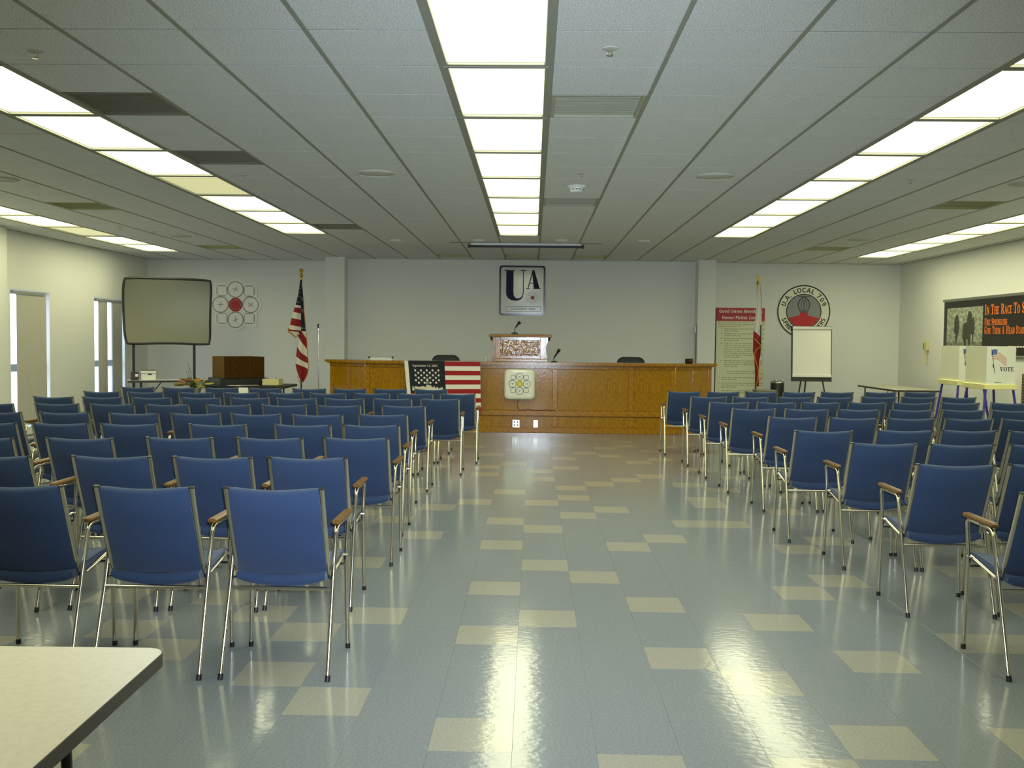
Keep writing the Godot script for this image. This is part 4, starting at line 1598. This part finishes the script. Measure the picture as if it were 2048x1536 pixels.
# ---------------------------------------------------------------- right corner: flag, easel, bin, tables, booths, banner
func build_right_corner() -> void:
	var t := flag_pole("state_flag", "furled cream and red flag with gold fringe before the tall pledge board", 3.93, 17.0, 2.52, true)
	var st := S()
	sheet(st, [[-0.012, 2.50], [-0.018, 2.25], [-0.032, 1.98], [-0.052, 1.78], [-0.062, 1.70]], [[0.03, 2.50], [0.055, 2.28], [0.066, 1.98], [0.07, 1.72], [0.072, 1.58]], -0.03, 0.02, 1.6, 0.3, [Vector2(0, 0), Vector2(1, 0), Vector2(0, 1), Vector2(1, 1)], 12, 0.0, 3)
	obj("cream_field", st, M.flag_white, t)
	st = S()
	sheet(st, [[-0.062, 1.70], [-0.066, 1.55], [-0.062, 1.34], [-0.035, 1.18], [-0.018, 0.95], [-0.014, 0.72]], [[0.072, 1.58], [0.06, 1.45], [0.05, 1.30], [0.042, 1.15], [0.04, 0.92], [0.045, 0.72]], -0.028, 0.022, 1.4, 1.0, [Vector2(0, 0), Vector2(1, 0), Vector2(0, 1), Vector2(1, 1)], 12, 0.0, 3)
	obj("red_border", st, M.flag_red, t)
	st = S()
	sheet(st, [[0.045, 1.80], [0.05, 1.55], [0.045, 1.3], [0.03, 1.2]], [[0.066, 1.80], [0.072, 1.55], [0.064, 1.3], [0.05, 1.2]], -0.05, 0.006, 1.0, 0.0, [Vector2(0, 0), Vector2(1, 0), Vector2(0, 1), Vector2(1, 1)], 5, 0.0, 3)
	obj("dark_fold", st, M.flag_green, t)
	fringe(t, [[0.03, 2.50], [0.055, 2.30], [0.066, 2.0], [0.07, 1.85]], -0.045, 0.007)
	fringe(t, [[-0.06, 1.56], [-0.02, 1.52], [0.03, 1.47], [0.062, 1.44]], -0.06, 0.014)
	fringe(t, [[0.055, 1.42], [-0.02, 1.36], [-0.055, 1.28], [-0.03, 1.18], [0.0, 1.10], [0.03, 0.98], [0.02, 0.86], [0.0, 0.74]], -0.06, 0.012)
	fringe(t, [[0.05, 0.95], [0.10, 0.93], [0.108, 0.88], [0.08, 0.85], [0.045, 0.80]], -0.04, 0.012)
	t = thing("grey_cabinet", "low grey-green metal cabinet at the foot of the state flag", "cabinet", V(4.00, 0, 16.62))
	st = S()
	box(st, Vector3(0, 0.33, 0), Vector3(0.34, 0.66, 0.3), 0.006)
	obj("body", st, M.bin_grey, t)
	st = S()
	box(st, Vector3(0, 0.668, 0), Vector3(0.36, 0.016, 0.32), 0.004)
	obj("lid", st, M.bin_grey, t)
	t = thing("urn", "black cylindrical urn with a bright metal lid between the pledge board and the easel", "urn", V(4.41, 0, 17.4))
	st = S()
	lathe(st, Vector3.ZERO, [[0.10, 0.0], [0.118, 0.01], [0.118, 0.76], [0.112, 0.775]], 28)
	obj("body", st, M.black_plastic, t)
	st = S()
	lathe(st, Vector3.ZERO, [[0.119, 0.765], [0.122, 0.785], [0.10, 0.80], [0.05, 0.812], [0.0, 0.814]], 28)
	obj("lid", st, M.aluminium, t)
	for s in [-1, 1]:
		st = S()
		lathe(st, Vector3(s * 0.06 + 0.02, 0.80, 0.05), [[0.02, 0.0], [0.026, 0.012], [0.02, 0.03], [0.0, 0.034]], 12)
		obj("knob", st, M.plate_steel, t)
	# easel with flip chart
	t = thing("flip_chart_easel", "flip chart with a blank white pad on a dark tripod easel", "easel", V(4.98, 0, 17.3))
	st = S()
	box(st, Vector3(0, 1.30, 0), Vector3(0.72, 0.99, 0.02), 0.004, Basis(Vector3.RIGHT, -0.06))
	obj("board", st, M.edge_dark, t)
	st = S()
	box(st, Vector3(0.0, 1.335, 0.019), Vector3(0.68, 0.90, 0.014), 0.003, Basis(Vector3.RIGHT, -0.06))
	obj("paper_pad", st, M.white_paper, t)
	st = S()
	box(st, Vector3(0.0, 1.76, 0.006), Vector3(0.70, 0.06, 0.03), 0.006, Basis(Vector3.RIGHT, -0.06))
	obj("clamp_bar", st, M.aluminium, t)
	st = S()
	box(st, Vector3(0.0, 0.905, 0.052), Vector3(0.69, 0.045, 0.03), 0.004)
	obj("pad_foot", st, M.white_paper, t)
	st = S()
	box(st, Vector3(0, 0.815, 0.045), Vector3(0.71, 0.02, 0.07), 0.004)
	obj("tray", st, M.edge_dark, t)
	for k in 3:
		st = S()
		rod(st, [Vector3(-0.33, 0, 0.16), Vector3(0.0, 0, -0.55), Vector3(0.33, 0, 0.16)][k], [Vector3(-0.16, 0.95, -0.0), Vector3(0.0, 1.6, -0.1), Vector3(0.18, 0.95, -0.0)][k], 0.013, 8)
		obj("leg", st, M.black_metal, t)
	# long folding table by the corner
	t = thing("folding_table", "grey folding table along the right wall in front of the voting booths' far side", "table", V(6.27, 0, 16.66))
	t.set_meta("label", "long grey-topped folding table with a dark edge in the corner by the wall phone")
	table_frame(t, 0.74, 1.83, M.laminate_grey, M.edge_dark, 0.74, 0.03)
	# wall telephone
	t = thing("wall_phone", "small beige wall phone with a hanging cord on the right wall", "phone", V(XR, 1.40, 16.95), -PI / 2)
	st = S()
	box(st, Vector3(0, 0.06, 0.025), Vector3(0.12, 0.16, 0.05), 0.01)
	obj("body", st, M.phone_beige, t)
	st = S()
	box(st, Vector3(-0.07, 0.055, 0.03), Vector3(0.05, 0.12, 0.05), 0.012)
	obj("handset", st, M.phone_red, t)
	st = S()
	tube(st, [Vector3(0.01, -0.02, 0.03), Vector3(0.015, -0.09, 0.035), Vector3(0.0, -0.17, 0.03), Vector3(0.012, -0.24, 0.028)], 0.012, 0.012, Vector3(0.1, 0, 1), 8)
	obj("cord", st, M.phone_beige, t)
	booth("voting booth of white board on splayed blue legs, nearer the camera, lettered VOTE", V(6.17, 0, 12.8), true)
	booth("voting booth of white board on splayed blue legs, half hidden behind the nearer booth", V(6.315, 0, 13.95), true)
	banner()
	t = thing("wall_grille", "brown slatted heater grille low on the right wall beside the booths", "grille", V(XR - 0.02, 0.55, 13.2), -PI / 2)
	st = S()
	box(st, Vector3(0, 0.26, 0.0), Vector3(0.86, 0.56, 0.03), 0.006)
	obj("frame", st, M.grille_brown, t)
	for k in 12:
		st = S()
		box(st, Vector3(0, 0.04 + k * 0.04, 0.022), Vector3(0.78, 0.012, 0.02), 0.002, Basis(Vector3.RIGHT, 0.5))
		obj("slat", st, M.grille_brown, t)

func booth(label: String, at: Vector3, lettered: bool) -> void:
	var t := thing("voting_booth", label, "voting booth", at, 0.0, "voting booths")
	var w := 0.38
	var dp := 0.60
	# tray with a raised lip
	var st := S()
	box(st, Vector3(0, 0.935, -dp / 2), Vector3(w + 0.05, 0.07, dp + 0.06), 0.006)
	obj("tray", st, M.booth_tray, t)
	st = S()
	box(st, Vector3(0, 1.22, 0.0), Vector3(w, 0.50, 0.012), 0.001)
	obj("front_panel", st, M.booth_print, t)
	for s in [-1, 1]:
		st = S()
		box(st, Vector3(s * (w / 2 - 0.006), 1.22, -dp / 2 - 0.006), Vector3(0.012, 0.50, dp), 0.001)
		obj("side_panel", st, M.booth_board, t)
	for sx in [-1, 1]:
		for sz in [0, 1]:
			st = S()
			var top := Vector3(sx * (w / 2 - 0.01), 0.90, -0.02 - sz * (dp - 0.06))
			var foot := Vector3(sx * (w / 2 + 0.09), 0.012, 0.10 - sz * (dp + 0.16))
			rod(st, foot, top, 0.016, 10)
			obj("leg", st, M.blue_leg, t)
	# printed flag on the front: staff, canton and rippling stripes
	var f := Transform3D(Basis(), Vector3(-0.13, 1.33, 0.0062))
	st = S()
	rod(st, f * Vector3(0.0, 0.10, 0.002), f * Vector3(0.05, -0.22, 0.002), 0.003, 6)
	rod(st, f * Vector3(0.024, -0.10, 0.002), f * Vector3(0.035, -0.14, 0.002), 0.007, 6)
	obj("flag_staff", st, M.navy, t)
	st = S()
	ext(st, wave_poly(0.0, 0.075, 0.09, 0.07, 0.0), 0.0, 0.0015, f)
	obj("flag_canton", st, M.print_blue, t)
	for k in 4:
		st = S()
		ext(st, wave_poly(0.012 if k > 1 else 0.085, 0.20, 0.068 - k * 0.03, 0.016, 0.25), 0.0, 0.0012, f)
		obj("flag_stripe", st, M.print_red, t)
	if lettered:
		text("VOTE", 0.055, Transform3D(Basis(), Vector3(0.075, 1.17, 0.0062)), M.navy, t, serif, "lettering", 0.86)
	st = S()
	for k in 6:
		box(st, Vector3(-0.075 + k * 0.015, 0.995, 0.0066), Vector3(0.011, 0.009, 0.001))
	obj("small_print", st, M.line_dark, t)

func wave_poly(x0: float, x1: float, y: float, h: float, sag: float) -> PackedVector2Array:
	var p := PackedVector2Array()
	for k in 9:
		var x := lerpf(x0, x1, k / 8.0)
		p.append(Vector2(x, y + 0.016 * sin(x * 26.0) - x * x * 1.6))
	for k in 9:
		var x := lerpf(x1, x0, k / 8.0)
		p.append(Vector2(x, y - h + 0.016 * sin(x * 26.0) - x * x * 1.6))
	return p

func banner() -> void:
	# wide framed banner on the right wall; local x runs towards the camera
	var t := thing("safety_banner", "wide black framed banner with orange lettering and a grey photograph", "banner", V(XR - 0.006, 1.765, 13.95), -PI / 2)
	var W := 4.70
	var H := 0.86
	var st := S()
	box(st, Vector3(0, 0, 0), Vector3(W, H, 0.01), 0.001)
	obj("board", st, M.banner_black, t)
	st = S()
	box(st, Vector3(0, H / 2 + 0.02, 0.006), Vector3(W + 0.06, 0.045, 0.03), 0.006)
	box(st, Vector3(0, -H / 2 - 0.02, 0.006), Vector3(W + 0.06, 0.045, 0.03), 0.006)
	obj("frame", st, M.aluminium, t)
	for s in [-1, 1]:
		st = S()
		box(st, Vector3(s * (W / 2 + 0.012), 0, 0.006), Vector3(0.02, H, 0.02), 0.004)
		obj("end_strip", st, M.white_plastic, t)
	printed("photograph", 1.27, 0.70, Transform3D(Basis(), Vector3(-W / 2 + 0.76, -0.03, 0.007)), print_mat("banner_photo", banner_image()), t)
	var x := -W / 2 + 1.45
	small_caps(t, "In The Race To Survive", x, 0.255, 0.15, 0.66)
	small_caps(t, "Fire Sprinklers", x, 0.073, 0.108, 0.62)
	small_caps(t, "Give Them A Head Start", x, -0.055, 0.115, 0.62)
	st = S()
	var g := RandomNumberGenerator.new()
	g.seed = 31
	var q := x + 0.75
	while q < W / 2 - 0.2:
		var w := g.randf_range(0.02, 0.09)
		box(st, Vector3(q + w / 2, -0.30, 0.006), Vector3(w, 0.022, 0.002))
		q += w + 0.02
	obj("small_print", st, M.poster_white, t)

func small_caps(parent: Node, s: String, x: float, y: float, h: float, squeeze: float) -> void:
	# each word starts with a taller capital
	for w in s.split(" "):
		var big := text(w.substr(0, 1).to_upper(), h, Transform3D(Basis(), Vector3(x, y, 0.0055)), M.banner_orange, parent, serif, "lettering", squeeze, 0.002, HORIZONTAL_ALIGNMENT_LEFT)
		x += big.mesh.get_aabb().end.x * squeeze + h * 0.06
		if w.length() > 1:
			var rest := text(w.substr(1).to_upper(), h * 0.78, Transform3D(Basis(), Vector3(x, y - h * 0.11, 0.0055)), M.banner_orange, parent, serif, "lettering", squeeze, 0.002, HORIZONTAL_ALIGNMENT_LEFT)
			x += rest.mesh.get_aabb().end.x * squeeze
		x += h * 0.36

func banner_image() -> Image:
	# a grainy grey photograph: three dark upright figures against a pale field
	var W := 320
	var H := 180
	var im := Image.create(W, H, false, Image.FORMAT_RGB8)
	var n := FastNoiseLite.new()
	n.seed = 88
	n.frequency = 0.03
	n.fractal_octaves = 4
	for y in H:
		for x in W:
			var v := 0.60 + 0.22 * n.get_noise_2d(x, y * 1.6) - (0.12 if y > 140 else 0.0)
			for fgr in [[92, 30, 26, 150], [172, 62, 28, 170], [208, 16, 30, 168], [240, 40, 14, 150]]:
				var yy: float = (y - fgr[1]) / float(fgr[3] - fgr[1])
				if yy > 0 and yy < 1:
					var half: float = fgr[2] * (0.35 + 0.65 * sin(pow(yy, 0.8) * PI)) * (0.6 if yy > 0.62 else 1.0)
					var e: float = absf(x - fgr[0] + 6.0 * n.get_noise_2d(y * 3.0, fgr[0])) / half
					if e < 1.0:
						v = lerpf(v, 0.24 + 0.34 * n.get_noise_2d(x * 5.0, y * 5.0), clampf((1.0 - e) * 5.0, 0, 1))
			im.set_pixel(x, y, Color(v * 0.98, v, v * 0.86))
	return im

# ---------------------------------------------------------------- pale table at the lower left
func build_front_table() -> void:
	var t := thing("folding_table", "pale laminate folding table with a dark edge in the near left corner", "table", V(-0.85 - 0.915, 0, 2.215 - 0.38), 0.02)
	table_frame(t, 1.83, 0.76, M.laminate, M.edge_dark, 0.74, 0.032, true, 0.045)

# ---------------------------------------------------------------- chairs
func make_chair() -> Node3D:
	# at the middle of the line through the rear feet, facing -z
	var t := Node3D.new()
	t.name = numbered("armchair")
	add_child(t)
	var caps := []
	for s in [-1.0, 1.0]:
		var st := S()
		var bf := fillet([Vector3(s * 0.205, 0.835, 0.005), Vector3(s * 0.204, 0.70, -0.045), Vector3(s * 0.203, 0.405, -0.165), Vector3(s * 0.205, 0.455, -0.46)], 0.05, 5)
		tube(st, bf, 0.013, 0.0075, Vector3.RIGHT, 8)
		var f := obj("back_frame", st, M.chrome, t)
		st = S()
		box(st, Vector3(s * 0.205, 0.836, 0.0055), Vector3(0.026, 0.008, 0.018), 0.003, Basis(Vector3.RIGHT, 0.35))
		obj("end_cap", st, M.black_plastic, f)
		# rear leg and the back half of the arm loop
		st = S()
		tube(st, fillet([Vector3(s * 0.233, 0.015, 0.002), Vector3(s * 0.228, 0.40, -0.125), Vector3(s * 0.229, 0.635, -0.195), Vector3(s * 0.229, 0.637, -0.32)], 0.035, 5), 0.0108, 0.009, Vector3.RIGHT, 8)
		var l := obj("leg", st, M.chrome, t)
		st = S()
		rod(st, Vector3(s * 0.2332, 0.0, 0.006), Vector3(s * 0.233, 0.024, -0.001), 0.0118, 10)
		obj("foot_tip", st, M.black_plastic, l)
		# front leg and the front half
		st = S()
		tube(st, fillet([Vector3(s * 0.233, 0.015, -0.45), Vector3(s * 0.224, 0.465, -0.445), Vector3(s * 0.229, 0.637, -0.462), Vector3(s * 0.229, 0.637, -0.32)], 0.035, 5), 0.0108, 0.009, Vector3.RIGHT, 8)
		l = obj("leg", st, M.chrome, t)
		st = S()
		rod(st, Vector3(s * 0.2332, 0.0, -0.451), Vector3(s * 0.233, 0.024, -0.45), 0.0118, 10)
		obj("foot_tip", st, M.black_plastic, l)
		st = S()
		box(st, Vector3(s * 0.229, 0.656, -0.328), Vector3(0.040, 0.022, 0.30), 0.007)
		obj("armrest", st, M.arm_wood, t)
		# bolts that join the two tubes at the seat
		st = S()
		rod(st, Vector3(s * 0.200, 0.409, -0.17), Vector3(s * 0.232, 0.409, -0.13), 0.008, 8)
		rod(st, Vector3(s * 0.200, 0.452, -0.44), Vector3(s * 0.232, 0.455, -0.445), 0.008, 8)
		obj("bolt", st, M.chrome, t)
	var st := S()
	rod(st, Vector3(-0.229, 0.372, -0.116), Vector3(0.229, 0.372, -0.116), 0.0085, 8)
	obj("stretcher", st, M.chrome, t)
	st = S()
	rod(st, Vector3(-0.225, 0.405, -0.446), Vector3(0.225, 0.405, -0.446), 0.0085, 8)
	obj("stretcher", st, M.chrome, t)
	# padded back: a sling bowed to the rear, dipping a little along its top
	var rings := []
	var nx := 12
	for k in nx + 1:
		var u := float(k) / nx * 2 - 1
		var x := u * 0.1955
		var bulge := 0.026 * (1 - u * u)
		var th := 0.010 + 0.010 * sqrt(maxf(0.0, 1 - u * u * u * u))
		var top := Vector3(x, 0.829 - 0.014 * (1 - u * u), 0.002 + bulge)
		var mid := Vector3(x, 0.70, -0.045 + bulge)
		var low := Vector3(x, 0.446, -0.150 + bulge * 0.45)
		var path := [top, mid, mid.lerp(low, 0.5), low]
		var r := PackedVector3Array()
		var nrm := Vector3(0, -0.36, 0.93)       # to the rear
		for p in path:
			r.append(p + nrm * th)
		r.append(low + Vector3(0, -th * 0.8, 0.0))
		for q in path.size():
			r.append(path[path.size() - 1 - q] - nrm * th)
		r.append(top + Vector3(0, th * 0.75, -0.004))
		rings.append(r)
	st = S()
	loft(st, rings, true, 1)
	obj("backrest", st, M.blue_fabric, t)
	# padded seat, sagging in the middle
	rings = []
	for k in nx + 1:
		var u := float(k) / nx * 2 - 1
		var x := u * 0.1965
		var e := 1 - u * u
		var sag := 0.014 * e
		var th := 0.012 + 0.026 * sqrt(maxf(e, 0.0)) * 0.9
		var r := PackedVector3Array()
		for p in [[-0.16, 0.447, 0.0], [-0.25, 0.452, 0.0], [-0.40, 0.470, 0.0], [-0.475, 0.472, 0.0], [-0.497, 0.462, 0.25], [-0.503, 0.450, 0.55], [-0.492, 0.440, 1.0], [-0.40, 0.438, 1.0], [-0.25, 0.425, 1.0], [-0.150, 0.420, 1.0], [-0.112, 0.424, 0.75], [-0.104, 0.436, 0.3], [-0.118, 0.444, 0.0]]:
			r.append(Vector3(x, p[1] - sag - p[2] * th, p[0]))
		rings.append(r)
	st = S()
	loft(st, rings, true, 1)
	obj("seat", st, M.blue_fabric, t)
	return t

func build_chairs() -> void:
	var proto := make_chair()
	var first := true
	for key in SEATS:
		var side: String = "window-side" if key[0] == "L" else "booth-side"
		var r: int = int(key.substr(1))
		var seats: Array = SEATS[key]
		for k in seats.size():
			var c: Node3D = proto
			if not first:
				c = proto.duplicate()
				c.name = numbered("armchair")
				add_child(c)
			first = false
			c.position = V(seats[k][0], 0, seats[k][1])
			c.rotation.y = rng.randf_range(-0.01, 0.01)
			tag(c, "blue padded chrome armchair, %s block, %s seat from the aisle, %s row from the dais" % [side, ORD[k], ORD[r]], "chair", "blue armchairs in rows facing the dais")

# ---------------------------------------------------------------- small fittings on the ceiling
func build_ceiling_things() -> void:
	var vents := [
		[-4, 2, "dark square ceiling vent beside the window-side lights, nearest the camera", true],
		[-4, 5, "dark square ceiling vent beside the window-side lights, second from the camera", true],
		[-4, 13, "dark square ceiling vent beside the far end of the window-side lights", true],
		[1, 2, "dark square ceiling vent beside the middle lights, nearest the camera", true],
		[1, 9, "dark square ceiling vent beside the middle lights, farther down the aisle", true],
		[-8, 10, "pale olive ceiling vent near the window wall, nearer the camera", false],
		[-8, 18, "pale olive ceiling vent near the window wall, close to the end wall", false],
		[8, 9, "pale olive ceiling vent near the banner wall, nearer the camera", false],
		[8, 17, "pale olive ceiling vent near the banner wall, close to the end wall", false],
		[-2, 20, "olive ceiling vent against the dais wall, left of the letter sign", false],
		[0, 20, "olive ceiling vent against the dais wall, above the letter sign", false],
		[2, 20, "olive ceiling vent against the dais wall, right of the letter sign", false]]
	for v in vents:
		var x0 := col(v[0])
		var x1 := col(v[0] + 1)
		var d0 := row(v[1])
		var d1 := minf(row(v[1] + 1), DC - 0.02 if absi(v[0]) < 4 else 30.0)
		var w := x1 - x0 - 0.026
		var l := d1 - d0 - 0.016
		var t := thing("ceiling_vent", v[2], "vent", V((x0 + x1) / 2, CH, (d0 + d1) / 2), 0, "ceiling vents")
		var m: Material = M.vent_pale if not v[3] else M.vent_mid if v[0] > 0 else M.vent_metal
		var st := S()
		for s in [-1, 1]:
			box(st, Vector3(s * (w / 2 - 0.012), 0.008, 0), Vector3(0.024, 0.02, l), 0.002)
			box(st, Vector3(0, 0.008, s * (l / 2 - 0.012)), Vector3(w - 0.048, 0.02, 0.024), 0.002)
		obj("frame", st, m, t)
		st = S()
		box(st, Vector3(0, 0.035, 0), Vector3(w, 0.004, l))
		obj("duct", st, M.vent_metal, t)
		var n := 18
		for k in n:
			st = S()
			box(st, Vector3(0, 0.012, -l / 2 + 0.03 + (l - 0.06) * (k + 0.5) / n), Vector3(w - 0.05, 0.003, (l - 0.06) / n * 0.97), 0.0, Basis(Vector3.RIGHT, 0.14))
			obj("slat", st, m, t)
	# fire sprinklers
	var heads := [[-2.666, 5.125, "first from the camera, left of the middle lights"], [0.379, 5.038, "first from the camera, right of the middle lights"], [0.409, 8.736, "beyond the dark vent right of the middle lights"], [-2.71, 8.95, "right of the window-side lights, farther off"], [-5.70, 13.18, "between the two window-side rows of lights, farther off"], [3.432, 8.93, "just right of the booth-side row of lights"], [-5.45, 13.75, "next to a grid line near the window-side outer lights"]]
	for q in heads:
		var t := thing("fire_sprinkler", "small ceiling sprinkler head, " + q[2], "sprinkler", V(q[0], CH, q[1]), 0, "ceiling sprinklers")
		var st := S()
		lathe(st, Vector3.ZERO, [[0.042, 0.0], [0.042, -0.002], [0.034, -0.003], [0.012, -0.004]], 20)
		obj("rosette", st, M.speaker_grille, t)
		st = S()
		rod(st, Vector3(0, -0.01, 0), Vector3(0, -0.016, 0), 0.008, 8)
		for s in [-1, 1]:
			tube(st, [Vector3(s * 0.006, -0.012, 0), Vector3(s * 0.013, -0.02, 0), Vector3(s * 0.011, -0.028, 0), Vector3(0, -0.034, 0)], 0.0025, 0.0025, Vector3(0, 0, 1), 6)
		obj("frame", st, M.chrome, t)
		st = S()
		lathe(st, Vector3(0, -0.034, 0), [[0.003, 0.0], [0.017, -0.001], [0.017, -0.003], [0.002, -0.004]], 14)
		obj("deflector", st, M.chrome, t)
	# round loudspeakers and recessed spots
	var rounds := [[-1.447, 8.783, 0.17, "round ceiling loudspeaker left of the middle lights"], [1.631, 8.821, 0.17, "round ceiling loudspeaker right of the middle lights"], [-5.132, 9.242, 0.14, "round ceiling loudspeaker near the window wall"], [-5.269, 14.317, 0.15, "round ceiling loudspeaker near the window wall, farther off"], [4.677, 14.007, 0.15, "round pale ceiling loudspeaker between the booth-side lights"], [4.54, 9.12, 0.12, "round ceiling loudspeaker at the booth side, nearer the camera"]]
	for q in rounds:
		var t := thing("ceiling_speaker", q[3], "loudspeaker", V(q[0], CH, q[1]), 0, "ceiling loudspeakers")
		var st := S()
		lathe(st, Vector3.ZERO, [[q[2] - 0.012, -0.004], [q[2] - 0.006, -0.012], [q[2], -0.007], [q[2], 0.002]], 36)
		obj("rim", st, M.speaker_grille, t)
		st = S()
		lathe(st, Vector3.ZERO, [[q[2] - 0.011, 0.0], [q[2] - 0.011, -0.005], [q[2] * 0.5, -0.012], [0.0, -0.014]], 36)
		obj("grille", st, M.speaker_grille, t)
	var spots := [[-2.107, 14.672, "first from the window side"], [-0.842, 14.57, "second from the window side"], [0.405, 14.469, "third from the window side"], [1.645, 14.491, "fourth from the window side"]]
	for q in spots:
		var t := thing("recessed_spot", "small white recessed spot before the counter, " + q[2], "spotlight", V(q[0], CH, q[1]), 0, "recessed spots before the counter")
		var st := S()
		lathe(st, Vector3.ZERO, [[0.075, 0.004], [0.098, 0.002], [0.10, -0.004], [0.08, -0.010], [0.072, -0.004]], 28)
		obj("trim_ring", st, M.white_plastic, t)
		st = S()
		lathe(st, Vector3.ZERO, [[0.073, 0.0], [0.05, 0.003], [0.0, 0.004]], 24)
		obj("lens", st, M.phone_beige, t)
	var t := thing("smoke_detector", "white round smoke detector right of the middle lights", "smoke detector", V(0.405, CH, 9.45))
	var st := S()
	lathe(st, Vector3.ZERO, [[0.095, 0.0], [0.095, -0.012], [0.07, -0.02]], 28)
	obj("base", st, M.white_plastic, t)
	st = S()
	lathe(st, Vector3.ZERO, [[0.07, -0.018], [0.068, -0.045], [0.05, -0.06], [0.0, -0.062]], 28)
	obj("cover", st, M.white_plastic, t)
	st = S()
	for k in 12:
		var a := TAU * k / 12
		box(st, Vector3(cos(a) * 0.067, -0.036, sin(a) * 0.067), Vector3(0.006, 0.008, 0.022), 0.0, Basis(Vector3.UP, -a))
	obj("vent_slot", st, M.black_plastic, t)
	# recessed roll-down screen before the dais: the slot and its bottom bar
	t = thing("screen_bar", "dark bottom bar of a roll-down screen hanging from the ceiling before the dais", "projector screen", V(-0.13, CH, 14.95))
	st = S()
	box(st, Vector3(0, -0.055, 0), Vector3(1.76, 0.035, 0.03), 0.006)
	obj("bar", st, M.black_metal, t)
	for s in [-1, 1]:
		st = S()
		box(st, Vector3(s * 0.885, -0.05, 0), Vector3(0.03, 0.06, 0.04), 0.006)
		obj("end_cap", st, M.black_plastic, t)
	st = S()
	box(st, Vector3(0, -0.018, 0), Vector3(1.70, 0.04, 0.004))
	obj("screen_cloth", st, M.white_plastic, t)
	st = S()
	box(st, Vector3(0, 0.002, 0.0), Vector3(2.36, 0.012, 0.10), 0.002)
	obj("slot_trim", st, M.tee_paint, t)

const CREAM := [[1, -1], [3, -1], [-1, 0], [4, 0], [6, 0], [-3, 1], [-4, 2], [3, 2], [-9, 3], [-6, 3], [2, 3], [5, 3], [-7, 4], [-1, 4], [7, 4], [8, 4], [-5, 5], [-3, 5], [0, 5], [4, 5], [-6, 6], [2, 6], [-1, 7], [5, 7], [1, 8], [6, 8], [-4, 9], [0, 9], [9, 9], [-1, 11], [2, 11], [6, 11], [-3, 12], [3, 12], [7, 12], [0, 13], [-1, 14], [4, 14], [5, 14], [1, 15], [-3, 16], [2, 16], [7, 16], [-2, 17], [0, 17], [5, 17], [1, 18], [5, 18], [-1, 19], [1, 20], [2, 21], [5, 21], [0, 22], [3, 22], [-2, 23], [4, 23], [0, 24], [-4, 25], [-2, 25], [1, 25], [-1, 26], [4, 27], [1, 28], [5, 28], [-2, 29], [3, 29], [0, 30], [2, 30], [-1, 31], [5, 31], [-3, 32], [3, 32], [1, 33], [4, 33], [4, 35], [3, 36]]
const SEATS := {
	"L8": [[-1.103, 4.069], [-1.658, 4.056], [-2.216, 4.044]],
	"L7": [[-1.208, 5.132], [-1.711, 5.094], [-2.249, 5.074], [-2.871, 5.025]],
	"L6": [[-1.141, 6.183], [-1.684, 6.114], [-2.250, 6.065], [-2.849, 5.967], [-3.438, 5.893]],
	"L5": [[-1.201, 7.122], [-1.706, 7.081], [-2.321, 7.022], [-2.962, 6.974], [-3.465, 6.962], [-3.976, 6.919]],
	"L4": [[-1.276, 8.149], [-1.808, 8.030], [-2.332, 8.031], [-2.837, 8.012], [-3.341, 7.963], [-3.920, 7.947], [-4.468, 7.897]],
	"L3": [[-1.246, 9.243], [-1.864, 9.178], [-2.383, 9.155], [-2.907, 9.096], [-3.475, 9.047], [-3.988, 9.015], [-4.499, 8.972], [-5.071, 8.877]],
	"L2": [[-1.008, 10.416], [-1.519, 10.357], [-2.022, 10.265], [-2.525, 10.216], [-3.028, 10.203], [-3.531, 10.134], [-4.034, 10.069], [-4.537, 10.018], [-5.040, 9.976]],
	"L1": [[-0.894, 11.429], [-1.397, 11.382], [-1.906, 11.345], [-2.409, 11.239], [-2.916, 11.239], [-3.419, 11.177], [-3.922, 11.105], [-4.495, 11.037], [-5.004, 11.036]],
	"L0": [[-1.312, 12.391], [-1.841, 12.367], [-2.352, 12.292], [-2.855, 12.202], [-3.424, 12.212], [-3.968, 12.163], [-4.501, 12.107], [-5.015, 12.080]],
	"R8": [[2.348, 4.221]],
	"R7": [[2.283, 5.197], [2.797, 5.240]],
	"R6": [[2.286, 6.274], [2.789, 6.270], [3.312, 6.286]],
	"R5": [[2.152, 7.119], [2.802, 7.260], [3.305, 7.317], [3.808, 7.303]],
	"R4": [[2.270, 8.398], [2.802, 8.424], [3.312, 8.449], [3.822, 8.473], [4.327, 8.497]],
	"R3": [[2.167, 9.429], [2.693, 9.467], [3.217, 9.522], [3.744, 9.560], [4.285, 9.625], [4.787, 9.657]],
	"R2": [[2.130, 10.430], [2.662, 10.516], [3.164, 10.603], [3.701, 10.682], [4.204, 10.706], [4.780, 10.819], [5.378, 10.914]],
	"R1": [[2.095, 11.444], [2.599, 11.487], [3.149, 11.606], [3.652, 11.658], [4.240, 11.834], [4.758, 11.920], [5.274, 11.978]],
	"R0": [[1.978, 12.571], [2.498, 12.638], [3.021, 12.726], [3.528, 12.789], [4.066, 12.893], [4.685, 13.030], [5.269, 13.160]],
}
